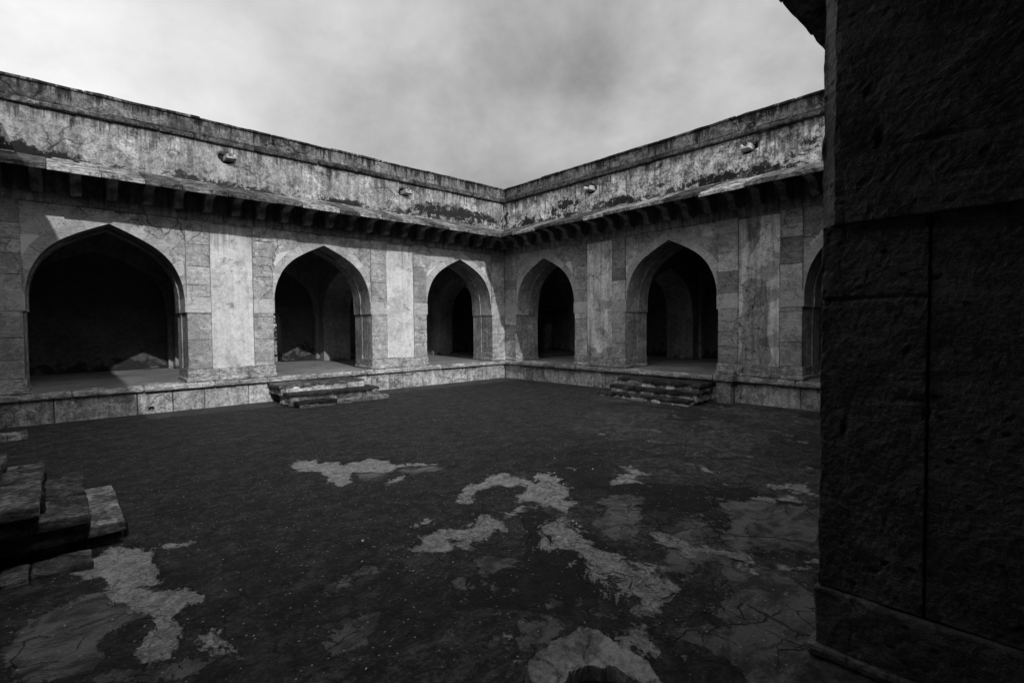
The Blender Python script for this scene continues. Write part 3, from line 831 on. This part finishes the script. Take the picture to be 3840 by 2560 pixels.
# ---------------------------------------------------------------- courtyard ground
# outlines (metres) of the places where the dark crust has come away
BRIGHT = [[(-11.47,-7.59),(-11.27,-7.46),(-10.96,-7.69),(-11.06,-7.86),(-10.78,-7.93),(-10.89,-8.27),(-10.47,-8.16),(-10.21,-8.21),(-10.13,-8.55),(-10.24,-8.59),(-10.08,-8.81),(-9.66,-9.17),(-9.73,-9.27),(-10.09,-8.98),(-10.59,-9.11),(-10.63,-8.94),(-10.91,-8.72),(-11.06,-9.22),(-11.27,-9.26),(-11.32,-9.12),(-11.24,-8.36),(-11.47,-8.08)],[(-10.82,-9.55),(-10.62,-9.44),(-10.37,-9.41),(-10.56,-9.6),(-10.76,-9.66)],[(-10.28,-10.67),(-9.99,-10.49),(-9.67,-10.45),(-9.44,-10.31),(-9.24,-10.39),(-9.19,-10.76),(-9.21,-11.04),(-9.08,-11.07),(-9.07,-10.83),(-8.81,-10.86),(-8.79,-11.09),(-8.94,-11.3),(-9.07,-11.55),(-9.21,-11.68),(-9.43,-11.68),(-9.5,-11.49),(-9.7,-11.66),(-9.72,-11.52),(-9.93,-11.45),(-9.72,-11.2),(-9.48,-11.16),(-9.37,-11.08),(-9.36,-10.9),(-9.56,-10.9),(-9.51,-10.71),(-9.64,-10.68),(-9.85,-10.76),(-10.05,-10.71),(-10.22,-10.89),(-10.4,-11.03),(-10.45,-10.91)],[(-10.34,-11.7),(-10.08,-11.56),(-9.83,-11.58),(-9.86,-11.77),(-9.98,-11.62),(-10.23,-11.7)],[(-11.65,-11.68),(-11.53,-11.64),(-11.43,-11.68),(-11.41,-11.55),(-11.25,-11.48),(-11.1,-11.45),(-10.99,-11.61),(-10.85,-11.65),(-10.65,-11.66),(-10.6,-11.74),(-10.72,-11.93),(-10.86,-11.96),(-10.99,-12.0),(-11.15,-12.0),(-11.18,-11.92),(-11.08,-11.85),(-11.21,-11.78),(-11.34,-11.91),(-11.43,-11.95),(-11.55,-11.81)],[(-10.64,-11.47),(-10.5,-11.59),(-10.59,-11.66),(-10.7,-11.58)],[(-11.27,-11.2),(-11.13,-11.11),(-11.04,-11.12),(-11.16,-11.21)],[(-9.68,-11.72),(-9.37,-11.9),(-9.31,-12.0),(-9.59,-12.03),(-9.8,-12.17),(-9.94,-12.24),(-10.02,-12.35),(-10.07,-12.48),(-10.24,-12.71),(-10.39,-12.76),(-10.58,-12.61),(-10.37,-12.48),(-10.16,-12.33),(-9.96,-12.22),(-9.72,-12.05)],[(-10.36,-12.89),(-10.24,-13.0),(-10.17,-13.19),(-10.31,-13.3),(-10.37,-13.43),(-10.21,-13.58),(-10.31,-13.71),(-10.33,-13.87),(-10.41,-13.9),(-10.55,-13.9),(-10.66,-13.92),(-10.74,-14.03),(-10.9,-13.96),(-10.88,-13.89),(-10.71,-13.78),(-10.71,-13.7),(-10.79,-13.59),(-10.63,-13.48),(-10.58,-13.41),(-10.7,-13.34),(-10.66,-13.22),(-10.53,-13.1),(-10.43,-12.96)],[(-7.66,-11.57),(-7.57,-11.71),(-7.64,-11.98),(-7.84,-11.89),(-8.37,-11.94),(-8.47,-11.8),(-8.06,-11.69),(-7.86,-11.72)],[(-9.58,-13.22),(-9.41,-13.27),(-9.45,-13.45),(-9.51,-13.52),(-9.68,-13.43),(-9.68,-13.29)],[(-9.53,-14.01),(-9.43,-14.13),(-9.57,-14.21),(-9.65,-14.09)],[(-9.35,-13.89),(-9.19,-13.97),(-9.29,-14.06),(-9.4,-13.96)],[(-9.21,-14.29),(-9.13,-14.49),(-9.22,-14.49),(-9.31,-14.38)],[(-8.89,-14.46),(-8.76,-14.56),(-8.95,-14.62),(-9.02,-14.51)],[(-9.72,-13.61),(-9.49,-13.66),(-9.54,-13.69),(-9.71,-13.67)],[(-7.59,-13.38),(-7.41,-13.55),(-7.43,-13.67),(-7.58,-13.63),(-7.6,-13.48)],[(-6.78,-13.37),(-6.57,-13.52),(-6.84,-13.59),(-6.96,-13.48)],[(-6.5,-13.56),(-6.35,-13.67),(-6.83,-13.87),(-6.86,-13.75)],[(-7.22,-13.63),(-7.09,-13.75),(-7.33,-13.89),(-7.39,-13.71)],[(-6.82,-12.44),(-6.79,-12.57),(-6.89,-12.57)],[(-11.25,-13.93),(-11.13,-13.94),(-11.06,-14.03),(-11.11,-14.13),(-11.18,-14.16),(-11.26,-14.16),(-11.25,-14.05)],[(-14.33,-9.67),(-14.3,-9.5),(-14.15,-9.44),(-14.14,-9.65),(-13.98,-9.71),(-13.85,-9.52),(-13.61,-9.69),(-13.62,-9.84),(-13.56,-9.95),(-13.61,-10.11),(-13.59,-10.27),(-13.61,-10.41),(-13.52,-10.63),(-13.57,-10.77),(-13.74,-10.69),(-13.95,-10.54),(-13.99,-10.29),(-14.18,-9.98)],[(-13.99,-10.29),(-13.74,-10.69),(-13.56,-10.88),(-13.44,-11.03),(-13.38,-11.24),(-13.41,-11.32),(-13.47,-11.32),(-13.56,-11.46),(-13.57,-11.61),(-13.65,-11.87),(-13.71,-11.96),(-13.82,-11.96),(-13.91,-11.75),(-13.81,-11.67),(-13.72,-11.5),(-13.69,-11.34),(-13.7,-11.27),(-13.84,-11.03),(-13.93,-10.74)],[(-14.68,-9.1),(-14.43,-9.23),(-14.15,-9.44),(-14.3,-9.55),(-14.54,-9.54),(-14.65,-9.59)],[(-13.54,-9.86),(-13.42,-9.77),(-13.19,-9.91),(-13.22,-10.0),(-13.4,-10.0)],[(-13.52,-11.85),(-13.47,-11.76),(-13.35,-11.85),(-13.37,-12.02),(-13.28,-12.19),(-13.32,-12.28),(-13.43,-12.15),(-13.49,-11.94)]]
MID = [[(-11.55,-12.61),(-11.43,-12.61),(-11.31,-12.36),(-11.2,-12.38),(-11.04,-12.61),(-11.12,-12.67),(-11.39,-12.68)],[(-12.69,-11.86),(-12.45,-11.77),(-12.25,-11.74),(-12.12,-11.76),(-12.19,-11.86),(-12.3,-11.91),(-12.36,-12.0),(-12.5,-11.98)],[(-10.93,-8.82),(-10.63,-8.94),(-10.49,-9.25),(-10.77,-9.35),(-10.97,-9.27)],[(-10.37,-9.08),(-10.09,-8.98),(-9.61,-9.51),(-9.9,-9.59),(-10.31,-9.36)],[(-9.08,-13.18),(-8.87,-13.16),(-8.8,-13.23),(-8.82,-13.43),(-9.02,-13.59),(-9.22,-13.67),(-9.42,-13.68),(-9.34,-13.55),(-9.32,-13.36),(-9.21,-13.24)],[(-8.17,-13.38),(-7.86,-13.53),(-7.4,-14.18),(-8.55,-14.51),(-8.68,-14.28),(-9.11,-14.02),(-9.51,-13.83),(-9.59,-13.71),(-9.24,-13.7),(-8.77,-13.65)],[(-9.76,-14.11),(-9.62,-14.31),(-9.79,-14.4),(-9.61,-14.54),(-9.78,-14.62),(-9.63,-14.79),(-10.28,-14.98),(-10.85,-15.01),(-11.02,-14.85),(-10.81,-14.82),(-10.8,-14.61),(-10.82,-14.57),(-10.8,-14.32),(-10.67,-14.32),(-10.58,-14.45),(-10.52,-14.29),(-10.29,-14.33),(-10.24,-14.43),(-10.09,-14.42),(-10.08,-14.3),(-10.05,-14.23)],[(-10.18,-13.63),(-9.84,-13.59),(-9.77,-13.73),(-9.92,-13.84),(-10.07,-13.86),(-10.23,-13.78)],[(-9.03,-12.26),(-8.84,-12.44),(-9.18,-12.77),(-9.45,-12.77),(-9.74,-12.97),(-10.0,-12.98),(-9.86,-12.85),(-9.86,-12.62),(-9.41,-12.55)],[(-11.82,-13.52),(-11.7,-13.48),(-11.63,-13.55),(-11.7,-13.63),(-11.86,-13.64),(-11.87,-13.57)],[(-12.75,-12.52),(-12.58,-12.45),(-12.43,-12.48),(-12.45,-12.54),(-12.58,-12.66),(-12.77,-12.66)],[(-13.57,-10.77),(-13.56,-10.88),(-13.44,-11.03),(-13.38,-11.24),(-13.41,-11.32),(-13.47,-11.32),(-13.56,-11.46),(-13.57,-11.61),(-13.65,-11.87),(-13.71,-11.96),(-13.82,-11.96),(-13.91,-11.75),(-13.81,-11.67),(-13.72,-11.5),(-13.69,-11.34),(-13.7,-11.27),(-13.86,-11.24),(-13.97,-11.3),(-14.03,-11.49),(-14.0,-11.65),(-14.07,-11.75),(-14.29,-11.75),(-14.53,-11.58),(-14.57,-10.96),(-14.4,-10.77),(-14.42,-10.66),(-14.26,-10.68),(-14.1,-10.54),(-13.95,-10.54),(-13.74,-10.69)],[(-14.1,-11.88),(-13.95,-11.86),(-13.78,-12.0),(-13.64,-12.08),(-13.49,-12.21),(-13.57,-12.31),(-13.73,-12.33),(-14.1,-11.99)]]
gn = NT('court_ground')
b_ = gn.noise(8, 5, 0.75, 0.2); c_ = gn.noise(32, 4, 0.85)
fl_ = gn.noise(2.6, 7, 0.78, 0.6, gn.mapv(rot=(0, 0, 0.82), sc=(.9, 1.4, 1)))
base_ = gn.M('ADD', 0.004, gn.M('MULTIPLY', gn.M('POWER', gn.ss(gn.M('ADD', gn.M('MULTIPLY', fl_, .35), gn.M('ADD', gn.M('MULTIPLY', b_, .3), gn.M('MULTIPLY', c_, .35))), .40, .63), 1.6), 0.072))
# thin crust that has broken into plates
wv = gn.warp(0.5, 1.3, 5)
cell = gn.vor(0.95, 'DISTANCE_TO_EDGE', wv); cid = gn.vor(0.95, 'F1', wv, out='Color')
sepn = gn.t.nodes.new('ShaderNodeSeparateColor'); gn.t.links.new(cid, sepn.inputs[0]); cid = sepn.outputs[0]
plate = gn.attr('plate')
ck = gn.M('MULTIPLY', gn.M('MULTIPLY', gn.ss(cell, 0.003, 0.012, 1, 0), plate), gn.ss(gn.noise(.9, 3, v=gn.mapv(off=(3, 3, 3))), .5, .56))
base_ = gn.M('MULTIPLY', base_, gn.mix(plate, 1.0, gn.M('ADD', 0.35, gn.M('MULTIPLY', cid, 1.5))))
rag = gn.M('MULTIPLY', gn.M('SUBTRACT', gn.noise(4.5, 8, 0.8, 0.3, gn.mapv(rot=(0, 0, 0.8), sc=(1, .55, 1))), .5), 1.35)
mid_ = gn.ss(gn.M('ADD', gn.M('ADD', gn.attr('mid'), gn.M('MULTIPLY', gn.M('MULTIPLY', gn.attr('plate'), gn.ss(gn.noise(.9, 5, .7, .5, gn.mapv(off=(8, 3, 0))), .46, .58)), .42)), rag), .46, .52)
w2 = gn.warp(0.3, 3.0, 5); e2 = gn.vor(3.1, 'DISTANCE_TO_EDGE', w2)
ck2 = gn.ss(e2, 0.006, 0.02, 1, 0)
midv = gn.M('ADD', 0.045, gn.M('MULTIPLY', gn.ss(fl_, .40, .60), 0.13))
ckm = gn.M('MULTIPLY', ck2, gn.ss(gn.noise(1.3, 3), .48, .56))
base_ = gn.mix(mid_, base_, gn.M('MULTIPLY', midv, gn.M('SUBTRACT', 1.0, gn.M('MULTIPLY', ckm, .75))))
scat = gn.M('MULTIPLY', gn.attr('plate'), gn.ss(gn.noise(1.7, 8, 0.78, 0.8, gn.mapv(off=(2.5, 1.2, 0))), .50, .62))
br_ = gn.ss(gn.M('ADD', gn.M('ADD', gn.attr('pale'), gn.M('MULTIPLY', scat, .46)), rag), .47, .52)
brv = gn.M('ADD', 0.17, gn.M('MULTIPLY', gn.ss(gn.M('ADD', gn.M('MULTIPLY', b_, .5), gn.M('MULTIPLY', c_, .5)), .40, .62), 0.30))
e3 = gn.ss(gn.vor(5.5, 'DISTANCE_TO_EDGE', w2), 0.006, 0.022, 1, 0)
ckb = gn.M('MULTIPLY', e3, gn.ss(gn.noise(2.1, 3), .42, .5))
base_ = gn.mix(br_, base_, gn.M('MULTIPLY', brv, gn.M('SUBTRACT', 1.0, gn.M('MULTIPLY', ckb, .7))))
# worn lighter smears where the crust is thin
sm_ = gn.M('MULTIPLY', gn.ss(gn.noise(2.6, 10, 0.75, 0.5, gn.mapv(rot=(0, 0, 0.8), sc=(1, .45, 1), off=(4, 1, 0))), .60, .70), gn.attr('plate'))
base_ = gn.mix(gn.M('MULTIPLY', sm_, .6), base_, 0.14)
# grit: tiny pale grains
gv = gn.vor(17, 'F1'); gk = gn.M('MULTIPLY', gn.ss(gv, .09, .18, 1, 0), gn.ss(gn.noise(15, 2), .47, .57))
base_ = gn.mix(gn.M('MULTIPLY', gk, .9), base_, 0.42)
base_ = gn.M('MULTIPLY', base_, gn.M('SUBTRACT', 1.0, gn.M('MULTIPLY', ck, .7)))
hh = gn.M('ADD', gn.M('MULTIPLY', c_, .35), gn.M('MULTIPLY', b_, .5))
hh = gn.M('SUBTRACT', hh, gn.M('MULTIPLY', br_, .55)); hh = gn.M('SUBTRACT', hh, gn.M('MULTIPLY', gn.M('MAXIMUM', ck, ckm), .6))
hh = gn.M('SUBTRACT', hh, gn.M('MULTIPLY', mid_, .35))
M_ground = gn.finish(base_, hh, 1.0, 0.05, gn.M('ADD', .62, gn.M('MULTIPLY', c_, .3)), 0.35)

def axis_pts(a, b, near, r0, r1):
    p = [near]; 
    while p[-1] < b: p.append(p[-1]+min(r1, r0+abs(p[-1]-near)*.012))
    q = [near]
    while q[-1] > a: q.append(q[-1]-min(r1, r0+abs(q[-1]-near)*.012))
    return np.array(sorted(set(p+q)))
gx = axis_pts(-15.6, .2, -13.2, .03, .09); gy = axis_pts(-15.6, .2, -15.5, .03, .10)
GX, GY = np.meshgrid(gx, gy, indexing='ij')
V = np.stack([GX.ravel(), GY.ravel(), np.zeros(GX.size)], 1)
pale = sdf_many(V[:, :2], BRIGHT, .22); mid = sdf_many(V[:, :2], MID, .25)
dcam = V[:, 1]+V[:, 0]*0.25
plate_ = np.clip((-11.6-(V[:, 1]-0.55*(V[:, 0]+12.5)))/1.6, 0, 1)
hgt = 0.035*fbm(V, .35, 3, 5)+0.010*fbm(V, 1.6, 3, 6)+0.004*fbm(V, 8, 3, 7)
ed = np.clip((pale+0.6*fbm(V, 4, 4, 9)*.5-.42)/.14, 0, 1)
hgt = hgt-0.016*ed
hgt = hgt*np.clip(np.minimum(-V[:, 0]+.3, -V[:, 1]+.3)/1.0, .15, 1)
V[:, 2] = hgt
ny = len(gy); F = []
for i in range(len(gx)-1):
    a = i*ny
    F.extend([(a+j, a+ny+j, a+ny+j+1, a+j+1) for j in range(ny-1)])
m = MB(); m.add(V, F, 0.0, pale=pale, mid=mid, plate=plate_)
g = m.build('courtyard_ground', M_ground, smooth=True); tag(g, kind='structure')
M_soil = stone('outer_soil', 0.08, 0.2, bump=0.5, off=30)
m = MB(); R_ = 1500
for (x0, x1, y0, y1) in ((-R_, -15.6, -R_, R_), (.2, R_, -R_, R_), (-15.6, .2, .2, R_), (-15.6, .2, -R_, -15.6)):
    m.quad((x0, y0, -.06), (x1, y0, -.06), (x1, y1, -.06), (x0, y1, -.06))
g = m.build('ground', M_soil); tag(g, kind='structure')
def gz(x, y):
    i = np.searchsorted(gx, x); j = np.searchsorted(gy, y); return float(hgt[i*ny+j])

# ---------------------------------------------------------------- flights of steps
def flight(name, label, loc, rz, treads, seed, light=False):
    """treads: (x0, x1, front, back, ztop) in the frame of the wing behind (front = -Y)"""
    rg = random.Random(seed)
    T = empty(name, loc, rz); tag(T, label, 'steps', 'worn steps up to the arcades')
    if light:       # low stones packed against the near side
        m = MB(); y = -1.45
        while y < -.15:
            y2 = y+rg.uniform(.2, .5)
            rbox(m, -2.22+rg.uniform(-.08, .05), -1.85, y, y2-.01, -.05, rg.uniform(.02, .07), .04, .02, .035, 6, y*7, rg.uniform(-.55, -.1)); y = y2
        m.build('foundation_stones', M_steplight, T)
    for k, (x0, x1, fr, bk, zt, mat, tn, cut) in enumerate(treads):
        m = MB(); x = x0; zb = (treads[k-1][4] if k and treads[k-1][4] < zt else -.05)
        while x < x1-.01:
            x2 = min(x1, x+rg.uniform(*cut))
            if x1-x2 < .3: x2 = x1
            dz = rg.uniform(-.012, .012)
            rbox(m, x+.006, x2-.006, -fr+rg.uniform(-.03, .03), -bk, zt-.10+dz, zt+dz, .045, .014, .018, 5, seed+x*3+k, tn+rg.uniform(-.2, .2))
            x = x2
        m.build('step', mat, T)
        m = MB(); x = x0+.06
        while x < x1-.1:
            x2 = min(x1-.05, x+rg.uniform(.12, .4))
            rbox(m, x, x2+.03, -fr+.012+rg.uniform(-.03, .04), -bk, zb-.08, zt-.075, .035, .02, .035, 9, seed+x+k*3, rg.uniform(-.5, .2))
            x = x2
        m.build('riser_rubble', M_mortar if not light else M_stepdark, T)
    return T
D, G = M_stepdark, M_steplight
flight('stone_steps', 'three broken black-crusted steps below the middle arch of the sunlit left wing', (-A_, 0, 0), 0,
       [(-1.62, -.5, 1.95, .9, .15, D, .0, (.8, 1.2)), (-.5, 1.2, 1.9, 1.2, .09, M_steplight, .4, (.6, 1.0)), (-1.75, 1.0, 1.62, .7, .35, D, .0, (1.2, 1.5)), (-1.85, .75, 1.15, .0, .57, M_steplight, -.6, (.9, 1.6))], 3)
flight('stone_steps', 'three ragged black steps below the middle arch of the shaded right wing', (0, -A_, 0), math.radians(-90),
       [(-1.5, 1.55, 1.62, .7, .15, D, .0, (.8, 1.4)), (-1.3, 1.65, 1.27, .5, .34, D, .0, (.5, 1.2)), (-1.25, 1.55, .93, .0, .55, D, .1, (1.0, 1.6))], 4)
flight('stone_steps', 'near side steps at the left edge with a bright lowest tread', (-2*A_, -A_, 0), math.radians(90),
       [(-1.72, -.0, 1.76, .9, .2, G, .25, (.6, .9)), (-1.86, .05, 1.44, .6, .4, G, -.42, (.7, 1.1)), (-2.0, .1, 1.11, .3, .6, G, -.4, (.7, 1.2)), (-2.1, .1, .77, .0, .76, G, -.4, (.9, 1.3))], 6, True)

# ---------------------------------------------------------------- loose slabs
M_slab = stone('loose_slab_stone', 0.18, 0.46, pits=0.4, cracks=0.5, crack_scale=2.2, grain=0.2, bump=0.9, big=2.4, off=33)
def slab(name, outline, zb, zt, mat, label, amp=.014, seed=0, tilt=(0, 0)):
    """thick broken slab: a height field with a ragged, nearly upright rim"""
    outline = np.asarray(outline); lo = outline.min(0)-.08; hi = outline.max(0)+.08
    nx, ny_ = int((hi[0]-lo[0])/.012), int((hi[1]-lo[1])/.012)
    X, Y = np.meshgrid(np.linspace(lo[0], hi[0], nx), np.linspace(lo[1], hi[1], ny_), indexing='ij')
    P = np.stack([X.ravel(), Y.ravel(), np.zeros(X.size)], 1)
    d = sdf(P[:, :2], outline)+.022*fbm(P, 11, 3, seed)+.012*fbm(P, 34, 2, seed+1)
    c = outline.mean(0)
    layer = .016*np.clip(fbm(P*np.array([1, .5, 1]), 4, 3, seed+4)/.04, 0, 1)-.02*np.clip(1-np.abs(fbm(P, 3.3, 2, seed+9))/.03, 0, 1)
    top = zt+amp*fbm(P, 4, 4, seed+2)+.004*fbm(P, 34, 2, seed+3)+layer+(P[:, 0]-c[0])*tilt[0]+(P[:, 1]-c[1])*tilt[1]
    k = np.clip((d+.006)/.022, 0, 1)
    P[:, 2] = zb+(top-zb)*k
    keep = (k > 0).reshape(nx, ny_); F = []
    for i in range(nx-1):
        for j_ in range(ny_-1):
            if keep[i, j_] or keep[i+1, j_] or keep[i, j_+1] or keep[i+1, j_+1]:
                F.append((i*ny_+j_, (i+1)*ny_+j_, (i+1)*ny_+j_+1, i*ny_+j_+1))
    used = sorted(set(v for q in F for v in q)); mp_ = {v: q for q, v in enumerate(used)}
    m = MB(); m.add(P[used], [tuple(mp_[v] for v in q) for q in F]); o = m.build(name, mat)
    tag(o, label, 'stone slab'); return o
out = np.array([(-12.2, -14.16), (-12.14, -13.92), (-12.06, -13.82), (-11.97, -13.8), (-11.74, -13.78), (-11.6, -13.8), (-11.52, -13.84), (-11.47, -13.93), (-11.48, -14.09), (-11.46, -14.29), (-11.5, -14.42), (-11.55, -14.52), (-11.68, -14.50), (-11.69, -14.36), (-11.70, -14.22), (-11.78, -14.13), (-11.91, -14.07), (-12.06, -14.11), (-12.12, -14.2)])
slab('stone_slab', out, -.05, .095, M_slab, 'broken pale slab lying in the foreground at the foot of the near pier', seed=3, tilt=(.05, .06))
slab('stone_slab', np.array([(-15.3, -1.45), (-14.72, -1.5), (-14.70, -1.95), (-14.9, -2.05), (-15.3, -2.0)]), -.02, .13, M_steplight, 'small loose slab on the ground at the left edge, below the first arch of the sunlit wing', seed=8)

# ---------------------------------------------------------------- fallen scraps on the ground
M_leaf = stone('dry_leaf', 0.35, 0.7, bump=0.1, off=35)
m = MB(); rl = random.Random(77)
def scrap(x, y, s, tone=0.0):
    a = rl.uniform(0, 6.28); z = gz(x, y)+.006; k = rl.uniform(.35, .7); V = []
    for t in range(6):
        th = t*math.pi/3; px, py = s*math.cos(th), s*k*math.sin(th)
        V.append((x+px*math.cos(a)-py*math.sin(a), y+px*math.sin(a)+py*math.cos(a), z+abs(math.sin(th*1.5))*s*.25))
    V.append((x, y, z+s*.1)); m.add(V, [(6, t, (t+1) % 6) for t in range(6)], tone)
for _ in range(3600):
    x = rl.uniform(-14.8, -1); y = rl.uniform(-13.5, -1.2); d = math.hypot(x-CAMX, y-CAMY)
    w_ = math.exp(-((x+11.3)**2/6+(y+9.6)**2/9))
    if rl.random() < .10+.9*w_: scrap(x, y, rl.choice((.004, .005, .006, .006, .008, .012)))
for (x, y) in [(-8.05, -10.35), (-8.7, -10.95), (-8.35, -11.05), (-8.1, -11.2), (-9.0, -11.4), (-10.3, -12.5), (-9.9, -12.35), (-9.93, -12.43), (-7.7, -6.2), (-10.0, -10.5), (-11.9, -11.2)]:
    scrap(x, y, rl.uniform(.02, .03), .2)
o = m.build('leaf_litter', M_leaf); tag(o, kind='stuff')

# ---------------------------------------------------------------- shrub beyond the back doorway
M_foliage = stone('foliage', 0.05, 0.12, bump=0.0, off=36); M_bark = stone('bark', 0.06, 0.14, grain=0.4, bump=0.8, off=37)
T = empty('tree', (-7.2, 10.4, 0)); tag(T, 'leafy tree seen through the doorway behind the middle arch of the sunlit wing', 'tree')
m = MB(); rt = random.Random(9)
for k in range(5):
    a = k*1.26; h = rt.uniform(2.2, 3.6); pts = [np.array([0, 0, -.06]), np.array([.15*math.cos(a), .15*math.sin(a), 1.0]), np.array([.9*math.cos(a), .9*math.sin(a), h])]
    for i in range(2):
        ra, rb = (.12, .07) if i == 0 else (.07, .02)
        V = [pts[i]+ra*np.array([math.cos(t), math.sin(t), 0]) for t in np.linspace(0, 6.283, 8)[:-1]]+[pts[i+1]+rb*np.array([math.cos(t), math.sin(t), 0]) for t in np.linspace(0, 6.283, 8)[:-1]]
        m.add(V, [(j, (j+1) % 7, 7+(j+1) % 7, 7+j) for j in range(7)])
m.build('trunk', M_bark, T)
m = MB()
for k in range(4200):
    th = rt.uniform(0, 6.28); ph = math.acos(rt.uniform(-1, 1)); rr = rt.uniform(.55, 1)**.5
    lob = 1+.25*math.sin(th*3+ph*4)
    c = np.array([1.9*rr*lob*math.sin(ph)*math.cos(th), 1.4*rr*lob*math.sin(ph)*math.sin(th), 2.1+2.0*rr*lob*math.cos(ph)])
    if c[2] < .05: continue
    d1 = np.array([rt.gauss(0, 1), rt.gauss(0, 1), rt.gauss(0, 1)]); d1 /= np.linalg.norm(d1)
    d2 = np.cross(d1, [rt.gauss(0, 1), rt.gauss(0, 1), rt.gauss(0, 1)]); d2 /= np.linalg.norm(d2)
    s = rt.uniform(.05, .1)
    m.add([c-d1*s, c+d2*s*.35, c+d1*s, c-d2*s*.35], [(0, 1, 2, 3)], rt.uniform(-.4, .6))
m.build('crown', M_foliage, T)
